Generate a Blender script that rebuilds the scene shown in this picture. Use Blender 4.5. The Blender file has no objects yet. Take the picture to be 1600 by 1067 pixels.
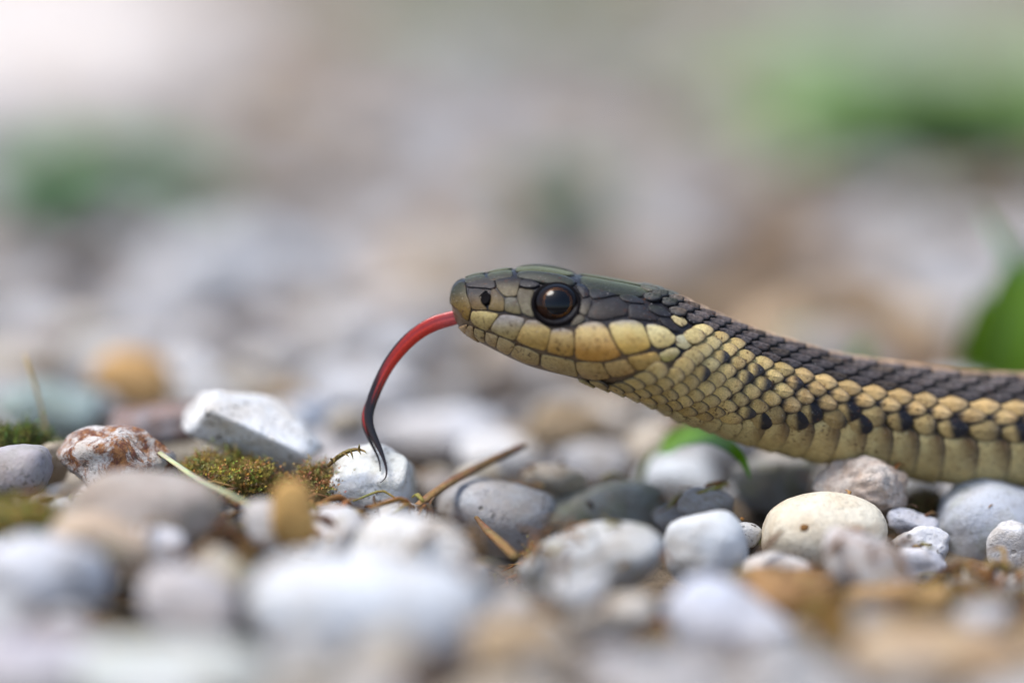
# Garter snake on pale gravel, tongue out.  1 unit = 1 cm.
import bpy, bmesh, math, random
import numpy as np
from mathutils import Vector, Matrix, noise
from mathutils.bvhtree import BVHTree

SC = bpy.context.scene
SC.unit_settings.system = 'METRIC'
SC.unit_settings.scale_length = 0.01
COL = SC.collection
R = math.radians

# ------------------------------------------------------------------ camera, sky, sun, exposure
PITCH, DIST, K = R(9.0), 35.0, 9.0 / 1600.0
CZ = 1.5
CAM = Vector((0, -DIST * math.cos(PITCH), CZ + DIST * math.sin(PITCH)))
FWD = Vector((0, math.cos(PITCH), -math.sin(PITCH)))
UPV = Vector((0, math.sin(PITCH), math.cos(PITCH)))
cd = bpy.data.cameras.new('camera')
cam = bpy.data.objects.new('camera', cd)
COL.objects.link(cam)
cam.location = CAM
cam.rotation_euler = (math.pi / 2 - PITCH, 0, 0)
cd.sensor_width = 36.0
cd.lens = 36.0 * DIST / 9.0
cd.clip_start, cd.clip_end = 0.5, 40000
cd.dof.use_dof = True
cd.dof.focus_distance = DIST - 0.25
APERTURE = 2.75
cd.dof.aperture_fstop = cd.lens * 1e-3 / APERTURE
SC.camera = cam

SUN_EL, SUN_AZ = 66.0, -112.0        # azimuth measured from +Y (away from camera) towards +X
w = bpy.data.worlds.new('World')
SC.world = w
w.use_nodes = True
nt = w.node_tree
nt.nodes.clear()
sky = nt.nodes.new('ShaderNodeTexSky')
sky.sky_type = 'NISHITA'
sky.sun_disc = False
sky.sun_elevation = R(SUN_EL)
sky.sun_rotation = R(SUN_AZ)
sky.dust_density = 2.0
sky.air_density = 1.0
bg = nt.nodes.new('ShaderNodeBackground')
bg.inputs['Strength'].default_value = 0.09
out = nt.nodes.new('ShaderNodeOutputWorld')
nt.links.new(sky.outputs[0], bg.inputs[0])
nt.links.new(bg.outputs[0], out.inputs[0])

sl = bpy.data.lights.new('sun', 'SUN')
sl.energy = 1.5
sl.angle = R(24)
sl.color = (1.0, 0.96, 0.90)
so = bpy.data.objects.new('sun', sl)
COL.objects.link(so)
dvec = Vector((math.sin(R(SUN_AZ)) * math.cos(R(SUN_EL)), math.cos(R(SUN_AZ)) * math.cos(R(SUN_EL)), math.sin(R(SUN_EL))))
so.rotation_euler = dvec.to_track_quat('Z', 'Y').to_euler()
so.location = (0, 0, 50)

vs = SC.view_settings
vs.view_transform = 'Standard'
vs.look = 'None'
vs.gamma = 1.0
vs.exposure = 1.32
SC.cycles.use_denoising = True
SC.cycles.max_bounces = 6
SC.cycles.sample_clamp_indirect = 6.0


# ------------------------------------------------------------------ helpers
def ray(px, py):
    return (FWD * DIST + Vector((1, 0, 0)) * ((px - 800) * K) + UPV * ((533.5 - py) * K)).normalized()


def at_y(px, py, y):
    """point of the place seen at that spot of the picture, on the vertical plane at depth y"""
    d = ray(px, py)
    return CAM + d * ((y - CAM.y) / d.y)


def proj(p):
    v = Vector(p) - CAM
    z = v.dot(FWD)
    return 800 + v.x / z * DIST / K, 533.5 - v.dot(UPV) / z * DIST / K


def scale_at(y):
    return K * (DIST + y) / DIST


def lerp(a, b, t):
    return a + (b - a) * t


def mixc(a, b, t):
    t = max(0.0, min(1.0, t))
    return tuple(a[i] + (b[i] - a[i]) * t for i in range(3))


def empty(name, loc, label=None, cat=None, group=None):
    o = bpy.data.objects.new(name, None)
    COL.objects.link(o)
    o.location = loc
    o.empty_display_size = 0.2
    tag(o, label, cat, group)
    return o


def tag(o, label=None, cat=None, group=None, kind=None):
    if label: o['label'] = label
    if cat: o['category'] = cat
    if group: o['group'] = group
    if kind: o['kind'] = kind
    return o


WORLD_AT = {}


def mesh(name, verts, faces, mat, parent=None, colors=None, smooth=True, center=None):
    """links ONE mesh object; verts are world positions"""
    v = np.asarray(verts, dtype=np.float64)
    if center is None:
        c = (v.min(0) + v.max(0)) / 2
    else:
        c = np.asarray(center, dtype=np.float64)
    me = bpy.data.meshes.new(name)
    me.from_pydata((v - c).tolist(), [], faces)
    if smooth:
        me.polygons.foreach_set('use_smooth', [True] * len(me.polygons))
    if colors is not None:
        ca = me.color_attributes.new('col', 'FLOAT_COLOR', 'POINT')
        cc = np.ones((len(v), 4))
        cc[:, :3] = np.asarray(colors)
        ca.data.foreach_set('color', cc.ravel())
    me.update()
    me.materials.append(mat)
    o = bpy.data.objects.new(name, me)
    COL.objects.link(o)
    base = np.zeros(3)
    if parent is not None:
        o.parent = parent
        base = WORLD_AT.get(parent.name, np.array(parent.location))
    o.location = c - base
    WORLD_AT[o.name] = c
    return o


# ------------------------------------------------------------------ materials
def new_mat(name):
    m = bpy.data.materials.new(name)
    m.use_nodes = True
    n = m.node_tree
    n.nodes.clear()
    o = n.nodes.new('ShaderNodeOutputMaterial')
    b = n.nodes.new('ShaderNodeBsdfPrincipled')
    n.links.new(b.outputs[0], o.inputs[0])
    return m, n, b


def nd(n, t, **kw):
    x = n.nodes.new(t)
    for k, v in kw.items():
        setattr(x, k, v)
    return x


def ntex(n, coord, scale, detail=4, rough=0.6, dist=0.0):
    t = nd(n, 'ShaderNodeTexNoise')
    t.inputs['Scale'].default_value = scale
    t.inputs['Detail'].default_value = detail
    t.inputs['Roughness'].default_value = rough
    t.inputs['Distortion'].default_value = dist
    n.links.new(coord, t.inputs['Vector'])
    return t.outputs['Fac']


def mrange(n, src, a, b, c=0.0, d=1.0):
    t = nd(n, 'ShaderNodeMapRange')
    for i, v in zip(('From Min', 'From Max', 'To Min', 'To Max'), (a, b, c, d)):
        t.inputs[i].default_value = v
    n.links.new(src, t.inputs['Value'])
    return t.outputs[0]


def math_n(n, op, a, b):
    t = nd(n, 'ShaderNodeMath', operation=op)
    for i, v in enumerate((a, b)):
        if isinstance(v, (int, float)):
            t.inputs[i].default_value = v
        else:
            n.links.new(v, t.inputs[i])
    return t.outputs[0]


def mix_n(n, fac, a, b, blend='MIX'):
    t = nd(n, 'ShaderNodeMix', data_type='RGBA', blend_type=blend)
    for i, v in ((0, fac), (6, a), (7, b)):
        if isinstance(v, (int, float)):
            t.inputs[i].default_value = v
        elif isinstance(v, tuple):
            t.inputs[i].default_value = (*v, 1)
        else:
            n.links.new(v, t.inputs[i])
    return t.outputs[2]


def bump_n(n, h, strength, dist, normal=None):
    t = nd(n, 'ShaderNodeBump')
    t.inputs['Strength'].default_value = strength
    t.inputs['Distance'].default_value = dist
    n.links.new(h, t.inputs['Height'])
    if normal is not None:
        n.links.new(normal, t.inputs['Normal'])
    return t.outputs[0]


def scale_material():
    m, n, b = new_mat('snake_scale')
    col = nd(n, 'ShaderNodeVertexColor', layer_name='col').outputs[0]
    pos = nd(n, 'ShaderNodeNewGeometry').outputs['Position']
    broad = ntex(n, pos, 5.0, 3)
    grain = ntex(n, pos, 90.0, 3, 0.7)
    c = mix_n(n, mrange(n, grain, 0.36, 0.66, 0.0, 0.48), col, (0.10, 0.08, 0.07), 'MULTIPLY')
    c = mix_n(n, mrange(n, broad, 0.40, 0.7, 0.0, 0.35), c, (0.85, 0.62, 0.36), 'MULTIPLY')
    c = mix_n(n, mrange(n, ntex(n, pos, 15.0, 4, 0.7), 0.48, 0.66, 0.0, 0.5), c, (0.45, 0.38, 0.33), 'MULTIPLY')
    fl = math_n(n, 'MULTIPLY', mrange(n, ntex(n, pos, 30.0, 2, 0.5), 0.60, 0.66),
                mrange(n, ntex(n, pos, 4.5, 2), 0.48, 0.60))
    c = mix_n(n, math_n(n, 'MULTIPLY', fl, 0.8), c, (0.06, 0.025, 0.012))
    dust = mrange(n, ntex(n, pos, 75.0, 2, 0.5), 0.69, 0.74, 0.0, 0.6)
    c = mix_n(n, dust, c, (0.55, 0.53, 0.50))
    n.links.new(c, b.inputs['Base Color'])
    b.inputs['Roughness'].default_value = 0.42
    b.inputs['Specular IOR Level'].default_value = 0.26
    n.links.new(mrange(n, grain, 0.3, 0.7, 0.28, 0.48), b.inputs['Roughness'])
    nb = bump_n(n, grain, 0.5, 0.010)
    n.links.new(nb, b.inputs['Normal'])
    return m


def vcol_material(name, rough=0.7, spec=0.3, grain_scale=20.0, grain=0.25, sss=0.0, bump=0.2, bd=0.02, coat=0.0, trans=0.0):
    m, n, b = new_mat(name)
    col = nd(n, 'ShaderNodeVertexColor', layer_name='col').outputs[0]
    pos = nd(n, 'ShaderNodeNewGeometry').outputs['Position']
    g = ntex(n, pos, grain_scale, 4, 0.65)
    c = mix_n(n, mrange(n, g, 0.35, 0.7, 0.0, grain), col, (0.25, 0.2, 0.15), 'MULTIPLY')
    n.links.new(c, b.inputs['Base Color'])
    b.inputs['Roughness'].default_value = rough
    b.inputs['Specular IOR Level'].default_value = spec
    b.inputs['Coat Weight'].default_value = coat
    b.inputs['Coat Roughness'].default_value = 0.12
    if sss:
        b.inputs['Subsurface Weight'].default_value = sss
        b.inputs['Subsurface Radius'].default_value = (0.06, 0.015, 0.01)
    if trans:
        b.inputs['Transmission Weight'].default_value = trans
    n.links.new(bump_n(n, g, bump, bd), b.inputs['Normal'])
    return m


def stone_material(name, own_colour):
    """own_colour: 'object' takes the object's colour, 'col' the mesh's"""
    m, n, b = new_mat(name)
    if own_colour == 'object':
        oi = nd(n, 'ShaderNodeObjectInfo')
        col, rnd = oi.outputs['Color'], oi.outputs['Random']
        tc = nd(n, 'ShaderNodeTexCoord').outputs['Object']
        ad = nd(n, 'ShaderNodeVectorMath', operation='ADD')
        n.links.new(tc, ad.inputs[0])
        cm = nd(n, 'ShaderNodeCombineXYZ')
        n.links.new(math_n(n, 'MULTIPLY', rnd, 37.0), cm.inputs[0])
        n.links.new(math_n(n, 'MULTIPLY', rnd, 91.0), cm.inputs[1])
        n.links.new(cm.outputs[0], ad.inputs[1])
        pos = ad.outputs[0]

        def prop(p):
            a = nd(n, 'ShaderNodeAttribute', attribute_type='OBJECT', attribute_name=p)
            return a.outputs['Fac']
        speck, stain, lichen, gloss = prop('speck'), prop('stain'), prop('lichen'), prop('gloss')
    else:
        col = nd(n, 'ShaderNodeVertexColor', layer_name='col').outputs[0]
        pos = nd(n, 'ShaderNodeNewGeometry').outputs['Position']
        speck, stain, lichen, gloss = 0.3, 0.15, 0.0, 0.0
    broad = ntex(n, pos, 2.6, 4, 0.6, 0.4)
    fine = ntex(n, pos, 16.0, 5, 0.7)
    micro = ntex(n, pos, 70.0, 3, 0.6)
    c = mix_n(n, mrange(n, broad, 0.42, 0.68, 0.0, 0.60), col, (0.64, 0.53, 0.40), 'MULTIPLY')
    c = mix_n(n, mrange(n, fine, 0.50, 0.75, 0.0, 0.40), c, (0.60, 0.55, 0.48), 'MULTIPLY')
    # rust and clay stains with a shape of their own
    st = ntex(n, pos, 4.6, 6, 0.72, 0.5)
    stf = math_n(n, 'MULTIPLY', mrange(n, st, 0.42, 0.54), stain)
    sc_ = mix_n(n, mrange(n, fine, 0.4, 0.6), (0.33, 0.15, 0.055), (0.13, 0.045, 0.028))
    c = mix_n(n, stf, c, sc_)
    # lichen film
    lf = math_n(n, 'MULTIPLY', mrange(n, ntex(n, pos, 3.0, 5, 0.7), 0.48, 0.62), lichen)
    c = mix_n(n, lf, c, (0.24, 0.25, 0.13))
    # dirt specks, pits
    sp = math_n(n, 'MULTIPLY', mrange(n, ntex(n, pos, 24.0, 3, 0.6, 0.3), 0.56, 0.62), mrange(n, ntex(n, pos, 4.0, 3), 0.45, 0.60))
    spf = math_n(n, 'MULTIPLY', sp, speck)
    c = mix_n(n, spf, c, (0.05, 0.04, 0.03))
    vor = nd(n, 'ShaderNodeTexVoronoi', feature='F1')
    vor.inputs['Scale'].default_value = 6.0
    n.links.new(pos, vor.inputs['Vector'])
    pit = mrange(n, vor.outputs['Distance'], 0.10, 0.16, 1.0, 0.0)
    pit = math_n(n, 'MULTIPLY', pit, mrange(n, ntex(n, pos, 2.5, 2), 0.45, 0.55))
    pit = math_n(n, 'MULTIPLY', pit, speck)
    c = mix_n(n, math_n(n, 'MULTIPLY', pit, 0.8), c, (0.07, 0.06, 0.045))
    n.links.new(c, b.inputs['Base Color'])
    rg = mrange(n, micro, 0.3, 0.7, 0.62, 0.85)
    if not isinstance(gloss, float):
        rg = math_n(n, 'SUBTRACT', rg, math_n(n, 'MULTIPLY', gloss, 0.4))
    n.links.new(rg, b.inputs['Roughness'])
    b.inputs['Specular IOR Level'].default_value = 0.35
    h = math_n(n, 'SUBTRACT', math_n(n, 'ADD', math_n(n, 'MULTIPLY', fine, 0.8), math_n(n, 'MULTIPLY', micro, 0.25)), math_n(n, 'MULTIPLY', pit, 0.8))
    n.links.new(bump_n(n, h, 0.55, 0.07), b.inputs['Normal'])
    return m


def soil_material():
    m, n, b = new_mat('soil')
    pos = nd(n, 'ShaderNodeNewGeometry').outputs['Position']
    a = ntex(n, pos, 0.35, 5, 0.6)
    f = ntex(n, pos, 6.0, 6, 0.7)
    c = mix_n(n, mrange(n, f, 0.3, 0.7), (0.055, 0.038, 0.024), (0.20, 0.15, 0.10))
    c = mix_n(n, mrange(n, a, 0.40, 0.65, 0.0, 0.5), c, (0.24, 0.20, 0.15))
    n.links.new(c, b.inputs['Base Color'])
    b.inputs['Roughness'].default_value = 0.9
    b.inputs['Specular IOR Level'].default_value = 0.2
    n.links.new(bump_n(n, f, 0.8, 0.15), b.inputs['Normal'])
    return m


def flat_material(name, color, rough, spec=0.5, coat=0.0, coat_rough=0.03):
    m, n, b = new_mat(name)
    pos = nd(n, 'ShaderNodeNewGeometry').outputs['Position']
    g = ntex(n, pos, 60.0, 3)
    c = mix_n(n, mrange(n, g, 0.3, 0.7, 0.0, 0.5), color, tuple(x * 0.5 for x in color))
    n.links.new(c, b.inputs['Base Color'])
    b.inputs['Roughness'].default_value = rough
    b.inputs['Specular IOR Level'].default_value = spec
    b.inputs['Coat Weight'].default_value = coat
    b.inputs['Coat Roughness'].default_value = coat_rough
    return m


M_SCALE = scale_material()
M_STONE = stone_material('stone', 'object')
M_GRAVEL = stone_material('gravel_mass', 'col')
M_SOIL = soil_material()
M_TONGUE = vcol_material('tongue_flesh', 0.30, 0.4, 40.0, 0.3, 0.2, 0.25, 0.01, 0.15)
M_EYE = vcol_material('eye_iris', 0.10, 0.14, 70.0, 0.6, 0, 0.0, 0.0, 0.0)
M_PUPIL = flat_material('pupil_black', (0.003, 0.004, 0.006), 0.10, 0.28, 0.0)
M_RING = flat_material('iris_gold', (0.42, 0.15, 0.018), 0.25, 0.3, 0.0)
M_NOSTRIL = flat_material('nostril_dark', (0.005, 0.004, 0.005), 0.7, 0.04)
M_WOOD = vcol_material('dead_wood', 0.75, 0.25, 30.0, 0.6, 0, 0.5, 0.03)
M_LEAF = vcol_material('leaf', 0.42, 0.4, 9.0, 0.3, 0, 0.15, 0.02)
M_MOSS = vcol_material('moss', 0.8, 0.2, 25.0, 0.4, 0, 0.0, 0.01)


# ------------------------------------------------------------------ the ground
def soil_height(x, y):
    return (-0.50 + 0.10 * np.sin(x * 0.9 + 1.3 * np.sin(y * 0.37)) + 0.09 * np.sin(y * 0.8 + x * 0.31)
            + 0.06 * np.sin(x * 2.1 - y * 1.7)) * 1.0


def build_ground():
    def axis(lo, hi, step, far):
        core = list(np.arange(lo, hi + 1e-6, step))
        left, right, d = [], [], step
        a, b = core[0], core[-1]
        while b < far:
            d *= 1.35
            b += d
            right.append(b)
        d = step
        while a > -far:
            d *= 1.35
            a -= d
            left.append(a)
        return np.array(left[::-1] + core + right)
    X = axis(-8, 8, 0.25, 9000)
    Y = axis(-12, 30, 0.3, 9000)
    gx, gy = np.meshgrid(X, Y)
    fade = np.clip(1 - (np.hypot(gx, gy) - 60) / 200, 0.0, 1)
    gz = -0.5 + (soil_height(gx, gy) + 0.5) * fade
    v = np.stack([gx.ravel(), gy.ravel(), gz.ravel()], 1)
    nx, ny = len(X), len(Y)
    f = [(j * nx + i, j * nx + i + 1, (j + 1) * nx + i + 1, (j + 1) * nx + i) for j in range(ny - 1) for i in range(nx - 1)]
    o = mesh('ground', v, f, M_SOIL, center=(0, 0, 0))
    tag(o, 'bare brown soil under the loose gravel', kind='structure')


build_ground()

# ------------------------------------------------------------------ the snake: one continuous body
# (top x, top y, bottom x, bottom y, half width in cm, squareness) read off the side view
ST = [
    (704.0, 460, 705.0, 474, 0.05, 2.0), (707, 447, 708, 490, 0.17, 2.2), (714, 440.5, 716, 508, 0.25, 2.3), (730, 435, 731, 523, 0.335, 2.4),
    (762, 428.5, 763, 540, 0.42, 2.5), (797, 423, 797, 557, 0.48, 2.5), (830, 421, 828, 570, 0.53, 2.5), (862, 424, 860, 579, 0.575, 2.5),
    (900, 430.5, 895, 587, 0.63, 2.5), (940, 437.5, 930, 597, 0.67, 2.45), (980, 445, 962, 607, 0.68, 2.4), (1020, 454, 995, 620, 0.655, 2.3),
    (1055, 466, 1030, 636, 0.61, 2.2), (1092, 484, 1060, 651, 0.56, 2.15), (1131, 501, 1097, 664, 0.51, 2.1), (1168, 516, 1137, 679, 0.48, 2.1),
    (1205, 529, 1178, 692, 0.465, 2.1), (1250, 542, 1228, 705, 0.46, 2.1), (1300, 557, 1283, 718, 0.46, 2.1), (1362, 568, 1350, 732, 0.465, 2.1),
    (1430, 577, 1422, 743, 0.47, 2.1), (1500, 586, 1495, 751, 0.475, 2.1), (1570, 590, 1568, 756, 0.48, 2.1), (1650, 592, 1650, 759, 0.49, 2.1),
    (1760, 593, 1760, 760, 0.50, 2.1), (1900, 594, 1900, 762, 0.51, 2.1), (2100, 596, 2100, 762, 0.50, 2.1), (2350, 602, 2350, 762, 0.48, 2.1),
    (2650, 622, 2650, 758, 0.40, 2.1), (2950, 650, 2950, 752, 0.28, 2.1), (3250, 690, 3250, 742, 0.13, 2.1), (3450, 715, 3450, 730, 0.03, 2.1)]


def snake_y(px):
    t = min(max((px - 960) / 560, 0), 1)
    y = 0.62 * t * t * (3 - 2 * t)
    if px > 1520:
        y += (px - 1520) * 0.0016
    return y


def catmull(P, n_per):
    P = np.asarray(P, float)
    Q = np.vstack([2 * P[0] - P[1], P, 2 * P[-1] - P[-2]])
    res = []
    for i in range(1, len(Q) - 2):
        d = np.linalg.norm(Q[i + 1][:3] - Q[i][:3])
        n = max(2, int(d * n_per))
        for t in np.linspace(0, 1, n, endpoint=False):
            a, b, c, e = Q[i - 1], Q[i], Q[i + 1], Q[i + 2]
            res.append(0.5 * ((2 * b) + (c - a) * t + (2 * a - 5 * b + 4 * c - e) * t * t + (3 * b - a - 3 * c + e) * t ** 3))
    res.append(Q[-2])
    return np.array(res)


rows = []
for tx, ty, bx, by, hw, sq in ST:
    ya = snake_y((tx + bx) / 2)
    T, B = at_y(tx, ty, ya), at_y(bx, by, ya)
    c, N = (T + B) / 2, (T - B) / 2
    rows.append([c.x, c.y, c.z, N.x, N.y, N.z, hw, sq, (tx + bx) / 2])
LOFT = catmull(rows, 26)
LC, LN, LW, LSQ, LPX = LOFT[:, :3], LOFT[:, 3:6], LOFT[:, 6], LOFT[:, 7], LOFT[:, 8]
LT = np.gradient(LC, axis=0)
LT /= np.linalg.norm(LT, axis=1)[:, None]
LL = np.cross(LT, LN)
LL /= np.linalg.norm(LL, axis=1)[:, None]
if LL[20][1] > 0:
    LL = -LL
NR = len(LC)


def spow(v, e):
    return np.sign(v) * np.abs(v) ** e


def section(c, N, L, wd, sq, px, th):
    s, co = np.sin(th), np.cos(th)
    e = 2.0 / sq
    head = np.clip((1075 - px) / 90, 0, 1)
    wf = 1 - head * (0.20 * np.clip(s, 0, 1) ** 1.2 + 0.22 * np.clip(-s, 0, 1) ** 1.5)
    a = spow(s, e)
    b = spow(co, e) * wd * wf
    return c + N * a[..., None] + L * b[..., None] if hasattr(a, 'shape') and a.shape else c + N * a + L * b


def surf(u, th):
    """a point of the skin: u ring number (float), th degrees (0 near flank, 90 back, -90 belly)"""
    u = min(max(u, 0.0), NR - 1.001)
    i = int(u)
    f = u - i
    r = LOFT[i] * (1 - f) + LOFT[i + 1] * f
    L = LL[i] * (1 - f) + LL[i + 1] * f
    t = math.radians(th)
    return section(r[:3], r[3:6], L, r[6], r[7], r[8], np.float64(t))


def surf_n(u, th):
    p = surf(u, th)
    du = surf(u + 0.3, th) - surf(u - 0.3, th)
    dt = surf(u, th + 1.5) - surf(u, th - 1.5)
    n = np.cross(du, dt)
    n /= (np.linalg.norm(n) + 1e-12)
    i = int(min(max(u, 0), NR - 1))
    if np.dot(n, p - LC[i]) < 0:
        n = -n
    return p, n


NA = 112
TH = np.linspace(-math.pi, math.pi, NA, endpoint=False)
BV, BC = [], []
for i in range(NR):
    ring = section(LC[i], LN[i], LL[i], LW[i], LSQ[i], LPX[i], TH)
    BV.append(ring)
    for t in TH:
        s = math.sin(t)
        if LPX[i] < 1060:
            c = mixc((0.20, 0.14, 0.085), (0.022, 0.021, 0.026), (s + 0.05) * 5)
        else:
            dk = (0.011, 0.011, 0.014)
            c = mixc((0.10, 0.075, 0.04), dk, (s + 0.5) * 4)
            if LPX[i] > 1880:
                c = mixc((0.30, 0.25, 0.11), (0.04, 0.037, 0.037), (s - 0.45) * 8)
        BC.append(c)
BV = np.concatenate(BV)
BF = []
for i in range(NR - 1):
    for j in range(NA):
        k = (j + 1) % NA
        BF.append((i * NA + j, i * NA + k, (i + 1) * NA + k, (i + 1) * NA + j))
BF.append(tuple(range(NA))[::-1])
BF.append(tuple((NR - 1) * NA + j for j in range(NA)))
BVH = BVHTree.FromPolygons([Vector(p) for p in BV], BF)

SNAKE = empty('snake', (3.2, 0.9, 0.0), 'dark striped snake with yellow lips lying on pebbles, red tongue out', 'snake')
BODY = mesh('body', BV, BF, M_SCALE, SNAKE, BC)


def hit(px, py):
    d = ray(px, py)
    loc, nrm, idx, dist = BVH.ray_cast(CAM, d)
    if loc is None:
        p = at_y(px, py, snake_y(px))
        loc, nrm, idx, dist = BVH.find_nearest(p)
    if nrm.dot(d) > 0:
        nrm = -nrm
    return loc, nrm


def hit_n(px, py):
    """smoothed: mean normal of five rays"""
    loc, n0 = hit(px, py)
    n = Vector(n0)
    for dx, dy in ((2.5, 0), (-2.5, 0), (0, 2.5), (0, -2.5)):
        n += hit(px + dx, py + dy)[1]
    return loc, n.normalized()


def smooth_poly(pts, it=2, keep=0.16):
    P = [Vector((a, b)) for a, b in pts]
    for _ in range(it):
        Q = []
        for i in range(len(P)):
            a, b = P[i], P[(i + 1) % len(P)]
            Q += [a.lerp(b, keep), a.lerp(b, 1 - keep)]
        P = Q
    return P


def resample(P, n):
    L = [0]
    for i in range(len(P)):
        L.append(L[-1] + (P[(i + 1) % len(P)] - P[i]).length)
    res, j = [], 0
    for k in range(n):
        t = L[-1] * k / n
        while L[j + 1] < t:
            j += 1
        a, b = P[j], P[(j + 1) % len(P)]
        res.append(a.lerp(b, (t - L[j]) / max(1e-9, L[j + 1] - L[j])))
    return res


RINGS = (1.0, 0.985, 0.965, 0.93, 0.86, 0.70, 0.45, 0.22)


def ring_faces(n, m):
    f = []
    for r in range(m - 1):
        for i in range(n):
            k = (i + 1) % n
            f.append((r * n + i, r * n + k, (r + 1) * n + k, (r + 1) * n + i))
    c = m * n
    for i in range(n):
        f.append(((m - 1) * n + i, (m - 1) * n + (i + 1) % n, c))
    return f


PLATE_F = ring_faces(30, len(RINGS))


def edge_profile(t, thick, dome):
    e = 1 - t                      # 0 at the edge
    q = min(1.0, e / 0.075)
    return -0.012 + (thick + 0.012) * math.sqrt(max(0.0, 1 - (1 - q) ** 2)) + dome * (1 - t * t)


ALL_POLY = []


def plate(name, pts, top, bot, edge=None, thick=0.013, dome=0.008, shrink=-1.1, parent=None, band=0.0, mirror=True, lift=0.0):
    """a head shield: its outline in the side view is laid on the head; top/bot: own colours upper and lower half; band: grey upper rim"""
    ALL_POLY.append(pts)
    P = resample(smooth_poly(pts, 2, 0.12), 30)
    cen = sum(P, Vector((0, 0))) / len(P)
    ylo, yhi = min(p.y for p in P), max(p.y for p in P)
    edge = edge or tuple(0.35 * x for x in mixc(top, bot, 0.5))
    V, C = [], []
    for t in RINGS + (0.0,):
        for p in (P if t > 0 else [cen]):
            d = p - cen
            q = cen + d * t
            if d.length > 1e-6:
                q -= d.normalized() * shrink * t
            loc, n = hit_n(q.x, q.y)
            V.append(loc + n * (edge_profile(t, thick, dome) + lift))
            g = (q.y - ylo) / max(1e-6, yhi - ylo)
            col = mixc(top, bot, (g - 0.25) / 0.5)
            if band:
                col = mixc((0.30, 0.29, 0.30), col, (g + 0.02 * math.sin(q.x * 1.7)) / band)
            if t > 0.92:
                col = mixc(col, edge, (t - 0.92) / 0.07)
            C.append(col)
    V = np.array([tuple(v) for v in V])
    o = mesh(name, V, PLATE_F, M_SCALE, parent or BODY, C)
    if mirror:
        W = V.copy()
        # the far side of the head, mirrored in the plane of symmetry
        for k in range(len(W)):
            x = W[k][0]
            i = int(np.argmin(np.abs(LC[:140, 0] - x)))
            W[k][1] = 2 * LC[i][1] - W[k][1]
        FAR_V.append(W)
        FAR_C.append(C)
    return o


FAR_V, FAR_C = [], []


def A_(L): return [(695 + x / 8.894, 405 + y / 8.894) for x, y in L]
def D_(L): return [(695 + x / 8.894, 485 + y / 8.894) for x, y in L]
def C_(L): return [(680 + x / 4, 390 + y / 4) for x, y in L]


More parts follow.
